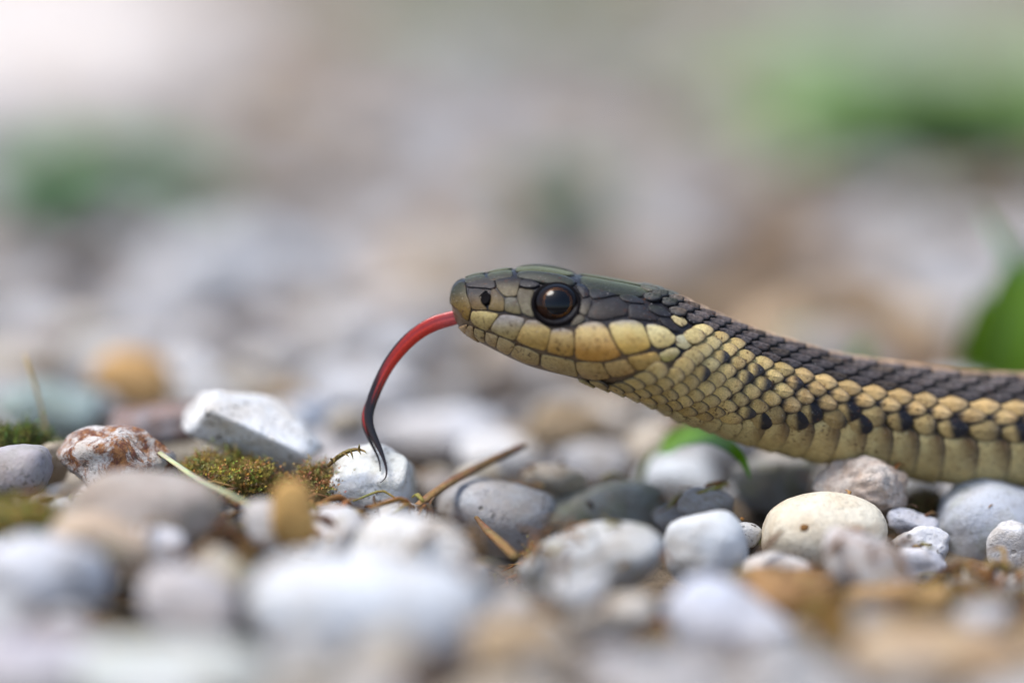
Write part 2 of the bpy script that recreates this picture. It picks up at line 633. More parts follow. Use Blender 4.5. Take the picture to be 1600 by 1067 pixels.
DK = (0.045, 0.042, 0.052)
DKB = (0.060, 0.052, 0.058)
TAN = (0.34, 0.27, 0.12)
GREY = (0.26, 0.24, 0.20)
YEL = (0.55, 0.42, 0.17)
PALE = (0.66, 0.58, 0.32)
CREAM = (0.60, 0.50, 0.27)
ORA = (0.52, 0.30, 0.08)
OLV = (0.15, 0.17, 0.07)
SHIELDS = [
    # rostral, internasal, nasals, prefrontal, loreal, preocular
    (A_([(80, 560), (110, 440), (170, 350), (250, 310), (300, 370), (305, 500), (345, 600), (375, 680), (355, 760), (340, 860), (270, 830), (240, 760), (190, 690), (110, 640), (85, 610)]), (0.10, 0.10, 0.035), (0.40, 0.25, 0.06), {}),
    (A_([(320, 300), (430, 272), (600, 265), (660, 275), (700, 340), (710, 400), (640, 425), (560, 405), (430, 400), (320, 395), (300, 350)]), (0.16, 0.14, 0.11), DKB, {}),
    (A_([(325, 425), (430, 415), (540, 430), (600, 455), (530, 480), (505, 540), (525, 610), (590, 690), (595, 710), (480, 708), (385, 695), (365, 620), (320, 520)]), DKB, (0.30, 0.20, 0.08), {}),
    (A_([(650, 430), (705, 425), (770, 500), (825, 560), (830, 640), (825, 725), (720, 720), (620, 705), (605, 690), (640, 620), (650, 550), (640, 480)]), (0.22, 0.15, 0.07), (0.34, 0.24, 0.09), {}),
    (A_([(670, 270), (760, 250), (900, 243), (1050, 265), (1095, 290), (1045, 350), (1020, 430), (1000, 525), (840, 530), (790, 480), (730, 410), (710, 330)]), (0.055, 0.052, 0.06), (0.26, 0.21, 0.11), {}),
    (A_([(845, 545), (920, 540), (990, 545), (1020, 600), (1040, 680), (1065, 770), (960, 755), (845, 720), (838, 620)]), (0.30, 0.29, 0.23), (0.30, 0.25, 0.12), {}),
    (A_([(1045, 405), (1130, 430), (1250, 440), (1225, 520), (1215, 620), (1215, 690), (1245, 790), (1235, 815), (1140, 780), (1080, 750), (1050, 660), (1020, 580), (1005, 520), (1020, 440)]), (0.22, 0.18, 0.10), (0.36, 0.33, 0.22), {}),
    (A_([(1050, 340), (1110, 305), (1200, 310), (1330, 380), (1250, 405), (1130, 412), (1045, 390)]), DK, DK, dict(lift=0.012)),
    # postoculars, temporals, lower edge of the parietal
    (C_([(875, 225), (920, 225), (955, 255), (960, 295), (925, 305), (900, 270)]), (0.06, 0.065, 0.085), DKB, dict(dome=0.02)),
    (C_([(910, 315), (970, 308), (978, 335), (950, 400), (935, 415), (900, 395), (905, 350)]), (0.10, 0.09, 0.09), (0.22, 0.19, 0.14), {}),
    (C_([(880, 412), (930, 418), (935, 440), (890, 470), (850, 475), (865, 440)]), (0.30, 0.27, 0.19), (0.32, 0.29, 0.22), {}),
    (C_([(985, 345), (1050, 325), (1140, 305), (1190, 340), (1205, 370), (1200, 415), (1100, 430), (1030, 445), (945, 430), (970, 370)]), (0.085, 0.080, 0.085), (0.055, 0.045, 0.042), {}),
    (C_([(1215, 345), (1290, 355), (1385, 430), (1385, 450), (1300, 440), (1215, 430), (1208, 390)]), (0.085, 0.085, 0.10), (0.06, 0.052, 0.055), {}),
    (C_([(1395, 430), (1450, 440), (1520, 490), (1525, 515), (1480, 510), (1420, 470)]), (0.085, 0.082, 0.09), (0.06, 0.055, 0.06), {}),
    (C_([(1165, 275), (1220, 285), (1300, 325), (1310, 342), (1240, 335), (1180, 325), (1150, 300)]), (0.10, 0.12, 0.08), (0.06, 0.062, 0.075), {}),
    (C_([(1330, 350), (1400, 360), (1470, 405), (1475, 425), (1400, 415), (1340, 385)]), (0.09, 0.10, 0.08), (0.06, 0.06, 0.072), {}),
    (C_([(960, 238), (1050, 262), (1150, 285), (1060, 300), (990, 312), (965, 290)]), (0.085, 0.10, 0.08), (0.055, 0.057, 0.07), {}),
    # pale scales behind the last lip scale
    (C_([(1470, 425), (1500, 415), (1550, 435), (1575, 465), (1540, 485), (1500, 460)]), PALE, (0.62, 0.50, 0.25), {}),
    (C_([(1505, 545), (1540, 535), (1600, 565), (1605, 600), (1560, 625), (1505, 600)]), (0.58, 0.54, 0.36), PALE, {}),
    (C_([(1395, 655), (1450, 625), (1500, 615), (1530, 640), (1480, 690), (1425, 700)]), PALE, (0.50, 0.42, 0.14), {}),
]
LIPS = [
    (A_([(380, 725), (480, 725), (610, 735), (760, 765), (700, 850), (640, 930), (600, 985), (500, 955), (420, 900), (365, 840)]), (0.40, 0.34, 0.16), (0.44, 0.36, 0.17), {}),
    (D_([(770, 80), (830, 65), (960, 80), (1105, 110), (1110, 150), (1050, 280), (970, 410), (800, 350), (640, 270), (650, 230), (700, 150)]), (0.36, 0.34, 0.29), (0.46, 0.38, 0.18), dict(band=0.45)),
    (C_([(575, 440), (640, 445), (690, 480), (725, 500), (715, 560), (690, 632), (600, 605), (505, 565), (530, 510)]), (0.52, 0.42, 0.20), (0.52, 0.36, 0.12), dict(band=0.25)),
    (C_([(730, 500), (800, 492), (860, 510), (872, 560), (865, 665), (780, 655), (695, 632), (715, 570)]), (0.52, 0.40, 0.20), (0.50, 0.33, 0.10), dict(band=0.2)),
    (C_([(880, 485), (950, 455), (1030, 455), (1075, 490), (1105, 560), (1140, 620), (1170, 665), (1080, 690), (980, 695), (875, 680), (875, 560)]), (0.62, 0.50, 0.25), (0.54, 0.31, 0.08), dict(band=0.2)),
    (C_([(1080, 465), (1160, 445), (1240, 445), (1290, 465), (1325, 530), (1350, 615), (1280, 640), (1190, 658), (1150, 620), (1110, 550)]), (0.62, 0.54, 0.27), (0.54, 0.38, 0.11), dict(band=0.2)),
    (C_([(1315, 470), (1370, 470), (1440, 495), (1500, 545), (1500, 575), (1450, 610), (1385, 617), (1350, 585), (1330, 530)]), (0.68, 0.62, 0.36), (0.64, 0.54, 0.26), dict(band=0.12)),
    # lower lip
    (D_([(180, 240), (320, 185), (300, 260), (290, 330), (240, 300)]), (0.40, 0.29, 0.17), (0.38, 0.28, 0.16), {}),
    (D_([(345, 205), (400, 225), (405, 330), (430, 370), (490, 440), (400, 400), (310, 345), (300, 280), (320, 230)]), (0.42, 0.32, 0.19), (0.40, 0.31, 0.18), {}),
    (D_([(425, 235), (550, 290), (555, 350), (560, 430), (490, 410), (430, 350), (415, 290)]), (0.42, 0.35, 0.19), (0.40, 0.33, 0.17), {}),
    (D_([(585, 295), (740, 350), (725, 420), (710, 495), (630, 460), (575, 400), (578, 340)]), (0.52, 0.42, 0.25), (0.42, 0.33, 0.18), {}),
    (D_([(765, 360), (870, 400), (980, 460), (950, 540), (880, 600), (790, 560), (725, 495), (740, 420)]), (0.54, 0.44, 0.25), (0.42, 0.33, 0.17), {}),
    (C_([(505, 590), (580, 615), (655, 650), (650, 720), (560, 700), (470, 655)]), (0.54, 0.44, 0.24), (0.42, 0.34, 0.17), {}),
    (C_([(665, 645), (770, 670), (870, 690), (885, 750), (900, 790), (790, 770), (660, 725)]), (0.52, 0.42, 0.21), (0.40, 0.33, 0.17), {}),
    (C_([(880, 695), (960, 700), (1040, 702), (1060, 740), (1100, 795), (1010, 810), (920, 790), (885, 745)]), (0.50, 0.37, 0.16), (0.44, 0.33, 0.16), {}),
    (C_([(1055, 705), (1120, 695), (1190, 685), (1220, 720), (1255, 755), (1180, 780), (1110, 790), (1070, 750)]), (0.54, 0.39, 0.17), (0.46, 0.34, 0.16), {}),
    (C_([(1200, 670), (1290, 655), (1375, 640), (1400, 670), (1415, 700), (1350, 735), (1260, 752), (1220, 710)]), (0.52, 0.37, 0.13), (0.46, 0.33, 0.12), {}),
]
for n_s, (pts, top, bot, kw) in enumerate(SHIELDS):
    if n_s < 17:
        top, bot = tuple(v * 0.32 for v in top), tuple(v * 0.55 for v in bot)
    plate('head_shield', pts, top, bot, edge=(0.03, 0.028, 0.033), **kw)
for pts, top, bot, kw in LIPS:
    top, bot = (top[0] * 1.16, top[1] * 1.10, top[2] * 0.98), (bot[0] * 1.15, bot[1] * 1.05, bot[2] * 0.88)
    plate('lip_scale', pts, top, bot, edge=(0.06, 0.038, 0.028), dome=0.010, **kw)


def top_plate(pts, col, col2, mirror=True, thick=0.014, dome=0.01, name='head_shield', lift=0.0):
    """a shield on top of the head; pts (picture x, lateral 0..1.0 from the midline to the near edge)"""
    P = resample(smooth_poly([(a, b * 100) for a, b in pts]), 30)
    cen = sum(P, Vector((0, 0))) / len(P)
    V, C = [], []
    for t in RINGS + (0.0,):
        for p in (P if t > 0 else [cen]):
            d = p - cen
            q = cen + d * (t - (0.02 if t > 0.9 else 0))
            u = float(np.interp(q.x, LPX[:200], np.arange(200)))
            th = 90 - q.y
            pnt, n = surf_n(u, th)
            V.append(pnt + n * (edge_profile(t, thick, dome) + lift))
            col_ = mixc(col, tuple(v * 0.6 for v in col2), (q.y - 3) / 22)
            C.append(mixc(col_, (0.02, 0.02, 0.018), (t - 0.9) / 0.1))
    V = np.array(V)
    mesh(name, V, PLATE_F, M_SCALE, BODY, C)
    if mirror:
        W = V.copy()
        for k in range(len(W)):
            i = int(np.argmin(np.abs(LC[:140, 0] - W[k][0])))
            W[k][1] = 2 * LC[i][1] - W[k][1]
        FAR_V.append(W)
        FAR_C.append(C)


G1, G2, G3 = (0.12, 0.135, 0.045), (0.08, 0.088, 0.035), (0.14, 0.15, 0.055)
top_plate([(727, 0.01), (759, 0.01), (761, 0.34), (727, 0.34)], G2, (0.10, 0.10, 0.07))
top_plate([(761, 0.01), (801, 0.01), (803, 0.32), (763, 0.36)], G1, (0.10, 0.10, 0.075))
top_plate([(803, -0.16), (884, -0.15), (900, 0.0), (884, 0.15), (803, 0.16)], G3, G2, False)
top_plate([(805, 0.17), (845, 0.17), (886, 0.16), (899, 0.26), (893, 0.36), (860, 0.41), (822, 0.38), (805, 0.31)], G3, (0.08, 0.085, 0.065), True, 0.022, 0.03)
top_plate([(902, 0.01), (992, 0.01), (1006, 0.10), (990, 0.30), (950, 0.36), (906, 0.35), (901, 0.18)], G1, (0.06, 0.068, 0.045))
# dark brow over the eye
plate('head_shield', C_([(600, 205), (645, 194), (700, 182), (790, 176), (850, 186), (892, 213), (868, 218), (800, 198), (720, 198), (665, 216)]), (0.055, 0.06, 0.065), DK, (0.02, 0.02, 0.025), 0.016, 0.004, 0.0)

# ---- eye
eye_loc, eye_n = hit_n(869, 475)
eye_n = (eye_n + Vector((0, -1.2, 0.0))).normalized()
EC = eye_loc - eye_n * 0.075
ex = Vector((0, 0, 1)).cross(eye_n).normalized()
if ex.x < 0: ex = -ex
ez = eye_n.cross(ex).normalized()
if ez.z < 0: ez = -ez


def eye_pt(r, a, off=0.0, cx=0.0, cz=0.0):
    """a point of the bulging eye surface at in-plane radius r (cm), angle a"""
    x, z = cx + r * math.cos(a), cz + r * math.sin(a)
    k = max(0.0, 1 - (x / 0.203) ** 2 - (z / 0.187) ** 2)
    return EC + ex * x + ez * z + eye_n * (0.165 * math.sqrt(k) + off)


def eye_build(mirror):
    def fix(P):
        P = np.array([tuple(p) for p in P])
        if mirror:
            P[:, 1] = -P[:, 1]
        return P
    n, V, C = 48, [], []
    radii = [1.0, 0.985, 0.95, 0.9, 0.83, 0.75, 0.65, 0.5, 0.3, 0.12]
    for r in radii:
        for i in range(n):
            a = 2 * math.pi * i / n
            V.append(eye_pt(1, 0) * 0 + EC + ex * (0.203 * r * math.cos(a)) + ez * (0.187 * r * math.sin(a)) + eye_n * (0.165 * math.sqrt(max(0, 1 - r * r))))
            c = mixc((0.014, 0.007, 0.005), (0.003, 0.003, 0.004), (r - 0.70) / 0.2)
            if math.sin(a) < -0.2: c = mixc(c, (0.04, 0.015, 0.006), 0.5 * max(0, 1 - abs(r - 0.7) / 0.18))
            C.append(c)
    V.append(EC + eye_n * 0.165)
    C.append((0.01, 0.01, 0.01))
    f = ring_faces(n, len(radii))
    e = mesh('eye', fix(V), f, M_EYE, SNAKE, C)
    cx, cz = 0.012, 0.006
    V = [eye_pt(0.118 * r, 2 * math.pi * i / 40, 0.0035, cx, cz) for r in (1.0, 0.9, 0.7, 0.45, 0.2) for i in range(40)] + [eye_pt(0, 0, 0.0035, cx, cz)]
    mesh('pupil', fix(V), ring_faces(40, 5), M_PUPIL, e)
    V, f = [], []
    m = 60
    for i in range(m):
        a = 2 * math.pi * i / m
        wv = 0.0002 + 0.0042 * max(0, math.cos(a + 0.75)) ** 2 + 0.003 * max(0, math.cos(a - 2.2)) ** 3
        V += [eye_pt(0.1172, a, 0.0042, cx, cz), eye_pt(0.118 + wv, a, 0.0036, cx, cz)]
    for i in range(m):
        k = (i + 1) % m
        f.append((2 * i, 2 * i + 1, 2 * k + 1, 2 * k))
    mesh('iris_ring', fix(V), f, M_RING, e)
    # dark rim of the socket
    V, f = [], []
    for i in range(48):
        a = 2 * math.pi * i / 48
        for j in range(8):
            b = 2 * math.pi * j / 8
            rr = 0.985 + 0.10 * math.cos(b)
            p = EC + ex * (0.205 * rr * math.cos(a)) + ez * (0.189 * rr * math.sin(a))
            loc, nn, _, _ = BVH.find_nearest(p + eye_n * 0.06)
            h = (loc - p).dot(eye_n)
            V.append(p + eye_n * (h + 0.014 + 0.016 * math.sin(b)))
    for i in range(48):
        k = (i + 1) % 48
        for j in range(8):
            l = (j + 1) % 8
            f.append((i * 8 + j, k * 8 + j, k * 8 + l, i * 8 + l))
    mesh('eye_rim', fix(V), f, M_NOSTRIL, e)
    return e


eye_build(False)
eye_build(True)

# ---- nostril
nl, nn = hit_n(760, 467.5)
nx_ = Vector((0, 0, 1)).cross(nn).normalized()
if nx_.x < 0: nx_ = -nx_
nz_ = nn.cross(nx_)
if nz_.z < 0: nz_ = -nz_
V = []
prof = [(1.22, 0.0), (1.10, 0.026), (0.98, 0.031), (0.85, 0.029), (0.6, 0.027), (0.3, 0.026)]
for r, h in prof:
    for i in range(28):
        a = 2 * math.pi * i / 28
        V.append(nl + nx_ * (0.040 * r * math.cos(a)) + nz_ * (0.047 * r * math.sin(a) * (1.15 if math.sin(a) < 0 else 1)) + nn * h)
V.append(nl + nn * 0.026)
mesh('nostril', [tuple(v) for v in V], ring_faces(28, len(prof)), M_NOSTRIL, SNAKE)

# ---- body scales: a lattice wrapped round the body
SEG = np.linalg.norm(np.diff(LC, axis=0), axis=1)
pitch_px = np.interp((LPX[:-1] + LPX[1:]) / 2, [900, 1000, 1070, 1130, 1180, 1300, 1400, 2500], [27, 25, 25, 30, 36, 45, 48, 48])
PHI = np.concatenate([[0], np.cumsum(SEG / (pitch_px * K))])


def u_of(phi):
    return float(np.interp(phi, PHI, np.arange(NR)))


def px_of(u):
    return float(np.interp(u, np.arange(NR), LPX))


def vent_edge(px):
    return float(np.interp(px, [940, 1060, 1110, 1180, 1240, 1320, 1700], [-68, -58, -44, -26, -13, -4, -3]))


from mathutils.geometry import intersect_point_line


def in_poly(x, y, P):
    r, j = False, len(P) - 1
    for i in range(len(P)):
        if (P[i][1] > y) != (P[j][1] > y) and x < (P[j][0] - P[i][0]) * (y - P[i][1]) / (P[j][1] - P[i][1]) + P[i][0]:
            r = not r
        j = i
    return r


def poly_dist(x, y, P):
    if in_poly(x, y, P):
        return 0.0
    best = 1e9
    for i in range(len(P)):
        a, b = Vector((*P[i], 0)), Vector((*P[(i + 1) % len(P)], 0))
        q, t = intersect_point_line(Vector((x, y, 0)), a, b)
        t = max(0, min(1, t))
        best = min(best, (a.lerp(b, t) - Vector((x, y, 0))).length)
    return best


rng = random.Random(5)
NB = 22
BR = (1.0, 0.97, 0.9, 0.76, 0.56, 0.3)
SCALE_F = ring_faces(NB, len(BR))
ROW = 10.8


def body_scale(name, phi0, th0, ha, hb, cols, keel, tilt, dome, shear=0.0, sq=1.75, thick=0.02, far=False):
    """cols: function (a, b, r) -> colour"""
    V, C = [], []
    e = 2 / sq
    for r in BR + (0.0,):
        for i in range(NB if r > 0 else 1):
            t = 2 * math.pi * i / NB
            a = r * spow(math.cos(t), e)
            b = r * spow(math.sin(t), e)
            if a > 0: b *= 1 - 0.12 * a
            u = u_of(phi0 + a * ha)
            p, n = surf_n(u, th0 + b * hb + shear * a)
            q = min(1, (1 - r) / 0.16)
            h = -0.006 + (thick + 0.006) * math.sqrt(max(0, 1 - (1 - q) ** 2)) + tilt * (a + 1) * 0.5 + dome * (1 - r * r)
            if keel:
                h += keel * math.exp(-(b / 0.10) ** 2) * min(1, (1 - r) / 0.2 + 0.15)
            V.append(p + n * h)
            C.append(cols(a, b, r))
    V = np.array(V)
    if far:
        FAR_V2.append(V)
        FAR_C2.append(C)
    else:
        mesh(name, V, SCALE_F, M_SCALE, BODY, C)


FAR_V2, FAR_C2 = [], []
PH0, PH1 = float(np.interp(925, LPX, PHI)), float(np.interp(1900, LPX, PHI))
count = 0
for j in range(-2, 17):
    th = 97 - j * ROW + (0 if j >= 0 else 0)
    i0 = int(PH0)
    for i in range(i0, int(PH1) + 2):
        phi = i + 0.5 * (j % 2)
        if phi > PH1 or phi < PH0: continue
        u = u_of(phi)
        px = px_of(u)
        ve = vent_edge(px)
        if th < ve + 4: continue
        p, n = surf_n(u, th)
        x, y = proj(p)
        if th > 35 and x < 1000 + (97 - th) * 0.3: continue
        if x < 960 and th > -30: continue
        if px < 1100 and min(poly_dist(x, y, Q) for Q in ALL_POLY) < (3.0 if th > 20 else 4.5): continue
        neck = min(1, max(0, (1260 - x) / 120))
        hb = ROW * (0.90 if th > 35 else 0.96)
        ha = 0.60
        shear = 0.0
        if th < 45 and neck > 0:
            shear = ROW * 0.42 * neck
        jit = rng.uniform(0.78, 1.14)
        yel_edge = 38 + 11 * neck + rng.uniform(-2, 2)
        if x > 1120 and x < 1215 and th > 40: yel_edge = 38 + 6 * neck
        if j <= 0 or (j == 1):
            base = (0.62, 0.42, 0.25) if j in (0, -1) else (0.40, 0.28, 0.19) if j == 1 else (0.10, 0.088, 0.08)
            if x < 1055: base = (0.13, 0.135, 0.10)
            fn = lambda a, b, r, B=base, J=jit: mixc(tuple(v * J for v in B), (0.07, 0.06, 0.055), (r - 0.75) / 0.35)
            body_scale('body_scale', phi, th, ha, hb, fn, 0.008, 0.018, 0.012)
        elif th > yel_edge:
            base = (0.035, 0.032, 0.036)
            hl = (0.31, 0.265, 0.26)
            if x < 1060: base, hl = (0.055, 0.058, 0.06), (0.10, 0.11, 0.09)
            if rng.random() < 0.06: hl = (0.24, 0.19, 0.15)
            fn = lambda a, b, r, B=base, Hh=hl, J=jit: mixc(tuple(v * J for v in mixc(B, Hh, (1 - abs(b) * 1.5) * (0.6 + 0.4 * a))), (0.010, 0.010, 0.013), (r - 0.66) / 0.26)
            body_scale('body_scale', phi, th, 0.54, ROW * 0.70, fn, 0.024, 0.036, 0.010, 0.0, sq=1.75, thick=0.012)
        else:
            row1 = th < ve + 5 + ROW * 1.15 and x > 1170
            if row1:
                base = (0.44, 0.33, 0.14)
                tip = (0.13, 0.10, 0.075)
                spot = (i % 2 == 0)
                def fn(a, b, r, B=base, T=tip, J=jit, S=spot):
                    c = mixc(B, T, 0.15 + 0.75 * (a - 0.05))
                    if (S and a > -0.3) or a > 0.45: c = mixc(c, (0.014, 0.014, 0.022), min(1, (a + 0.3 + 0.25 * b) * 2.6) if S else min(1, (a - 0.45) * 2))
                    c = tuple(v * J for v in c)
                    return mixc(c, (0.05, 0.042, 0.03), (r - 0.8) / 0.25)
                body_scale('body_scale', phi, th - 2.5, ha * 0.90, hb * 1.12, fn, 0.004, 0.026, 0.018, sq=1.9)
            else:
                lo = max(0.0, min(1.0, (15 - th) / 60))
                base = mixc((0.74, 0.55, 0.22), (0.62, 0.46, 0.17), lo)
                if x < 1110 and th > 10: base = (0.72, 0.59, 0.27)
                if x > 1230: base = (0.70, 0.49, 0.21)
                tip = mixc(base, (0.50, 0.40, 0.28), 0.6)
                dark = rng.random() < (0.13 if 1080 < x < 1240 else 0.0)
                root = 0.95 if (x > 1140 and th < 26) else 0.0
                def fn(a, b, r, B=base, T=tip, J=jit, D=dark, Rt=root):
                    c = tuple(v * J for v in mixc(B, T, a))
                    if Rt and (a < -0.1 or b < -0.4): c = mixc(c, (0.016, 0.016, 0.024), max((-0.1 - a) * 3.5, (-0.4 - b) * 3) * Rt)
                    if D and a > 0: c = mixc(c, (0.04, 0.04, 0.05), a * 2)
                    c = mixc(c, (0.07, 0.052, 0.03), (r - 0.80) / 0.2)
                    return mixc(c, (0.05, 0.04, 0.035), max(0, r - 0.62) * 2.2 * max(0, a + b * 0.3))
                body_scale('body_scale', phi, th, ha * (0.98 if x > 1230 else 1.15), hb * (0.95 if x > 1230 else 0.90), fn, 0.008 if x > 1200 else 0.0, 0.042, 0.012 if x > 1200 else 0.006, shear, sq=1.75, thick=0.014)
        count += 1

# belly scutes
i = int(PH0) - 2
while i < PH1 + 1:
    phi = i + 0.25
    px = px_of(u_of(phi))
    ve = vent_edge(px) + 7
    lo_t = -128
    V, C = [], []
    nu, nv = 9, 22
    jit = rng.uniform(0.92, 1.06)
    for a_ in range(nu):
        a = -1 + 2 * a_ / (nu - 1)
        for b_ in range(nv):
            b = b_ / (nv - 1)
            # rounded upper end
            th = lo_t + (ve - lo_t) * b
            bend = 0.22 * (1 - ((b - 0.5) * 2) ** 2)
            aa = a * (0.66 if b < 0.88 else 0.66 * math.sqrt(max(0.05, 1 - ((b - 0.88) / 0.125) ** 2)))
            p, n = surf_n(u_of(phi + aa + 0.03 * bend), th)
            e = min(1, (1 - abs(a)) / 0.22, (1 - b) / 0.05 + 0.02)
            h = -0.008 + 0.030 * math.sqrt(max(0, 1 - (1 - max(0, e)) ** 2)) + 0.026 * (a + 1) * 0.5
            V.append(p + n * h)
            c = (0.62, 0.51, 0.24)
            c = mixc(c, (0.40, 0.34, 0.18), (0.4 - b) * 2)
            if px > 1150: c = mixc(c, (0.13, 0.075, 0.035), max(0, b - 0.66) * 4.5 * max(0, a + 0.25))
            c = mixc(c, (0.36, 0.32, 0.20), max(0, a - 0.5))
            c = mixc((0.022, 0.018, 0.012), tuple(v * jit for v in c), min(1, (1 - abs(a)) / 0.26) * min(1, (1 - b) / 0.03 + 0.1))
            C.append(c)
    F = [(a_ * nv + b_, a_ * nv + b_ + 1, (a_ + 1) * nv + b_ + 1, (a_ + 1) * nv + b_) for a_ in range(nu - 1) for b_ in range(nv - 1)]
    if px > 905:
        mesh('belly_scute', np.array(V), F, M_SCALE, BODY, C)
    i += 1


def merge(Vs, Cs, F):
    V = np.concatenate(Vs)
    n = len(Vs[0])
    FF = [tuple(k + q * n for k in f) for q in range(len(Vs)) for f in F]
    C = [c for cs in Cs for c in cs]
    return V, FF, C


V, F, C = merge(FAR_V, FAR_C, PLATE_F)
tag(mesh('far_flank_scales', V, F, M_SCALE, BODY, C), kind='stuff')

# ------------------------------------------------------------------ stones


def ico(sub):
    bm = bmesh.new()
    bmesh.ops.create_icosphere(bm, subdivisions=sub, radius=1.0)
    v = np.array([tuple(x.co) for x in bm.verts])
    f = [tuple(x.index for x in q.verts) for q in bm.faces]
    bm.free()
    return v / np.linalg.norm(v, axis=1)[:, None], f


ICO = {s: ico(s) for s in (2, 3, 4, 5)}


def stone_shape(seed, sub=4, style='round', planes=None, p=None, rough=0.03, lump=0.06):
    """a rounded many-sided stone that fills the box -1..1"""
    rs = np.random.RandomState(seed)
    d, f = ICO[sub]
    if planes is None:
        n = {'round': 22, 'egg': 40, 'angular': 10, 'block': 8}[style]
        pl = rs.normal(size=(n, 3))
        pl /= np.linalg.norm(pl, axis=1)[:, None]
        h = rs.uniform({'round': 0.80, 'egg': 0.95, 'angular': 0.62, 'block': 0.66}[style], 1.0, n)
        pl = np.vstack([pl, np.eye(3), -np.eye(3)])
        h = np.concatenate([h, np.ones(6)])
    else:
        pl = np.array([q[:3] for q in planes], float)
        h = np.array([q[3] for q in planes], float)
        pl /= np.linalg.norm(pl, axis=1)[:, None]
    p = p or {'round': 7, 'egg': 5, 'angular': 16, 'block': 22}[style]
    dots = np.maximum(0, d @ pl.T) / h
    r = (dots ** p).sum(1) ** (-1.0 / p)
    o = Vector(rs.uniform(-50, 50, 3))
    nz = np.array([noise.noise(Vector(x) * 1.6 + o) * lump + noise.noise(Vector(x) * 4.5 + o) * rough + noise.noise(Vector(x) * 11 + o) * rough * 0.45
                   + (noise.noise(Vector(x) * 24 + o) * rough * 0.25 if sub > 3 else 0) for x in d])
    v = d * (r * (1 + nz))[:, None]
    v = (v - (v.max(0) + v.min(0)) / 2)
    v /= np.abs(v).max(0)
    return v, f


STONE_BLOBS = []          # world ellipsoid of every hero: (x, y, z, a, b, c)


def stone_object(name, v, f, loc, rot=0.0, yaw=0.0, color=(0.6, 0.6, 0.6), me=None, props=None, scale=None):
    if me is None:
        me = bpy.data.meshes.new(name)
        me.from_pydata(v.tolist(), [], f)
        me.polygons.foreach_set('use_smooth', [True] * len(me.polygons))
        me.update()
        me.materials.append(M_STONE)
    o = bpy.data.objects.new(name, me)
    COL.objects.link(o)
    o.location = loc
    o.rotation_euler = (0, rot, yaw)
    if scale is not None:
        o.scale = scale
    o.color = (*[q * 0.97 for q in color], 1)
    pr = dict(speck=0.35, stain=0.0, lichen=0.0, gloss=0.0)
    pr.update(props or {})
    for k, q in pr.items():
        o[k] = float(q)
    return o


WHT = (0.74, 0.745, 0.75)
CHALK = (0.78, 0.79, 0.79)
BLUE = (0.60, 0.63, 0.69)
LAV = (0.60, 0.58, 0.62)
GRY = (0.40, 0.41, 0.42)
GRG = (0.42, 0.44, 0.40)
CRM = (0.72, 0.68, 0.56)
TANS = (0.50, 0.37, 0.22)
ORG = (0.62, 0.38, 0.15)
PEACH = (0.68, 0.52, 0.36)
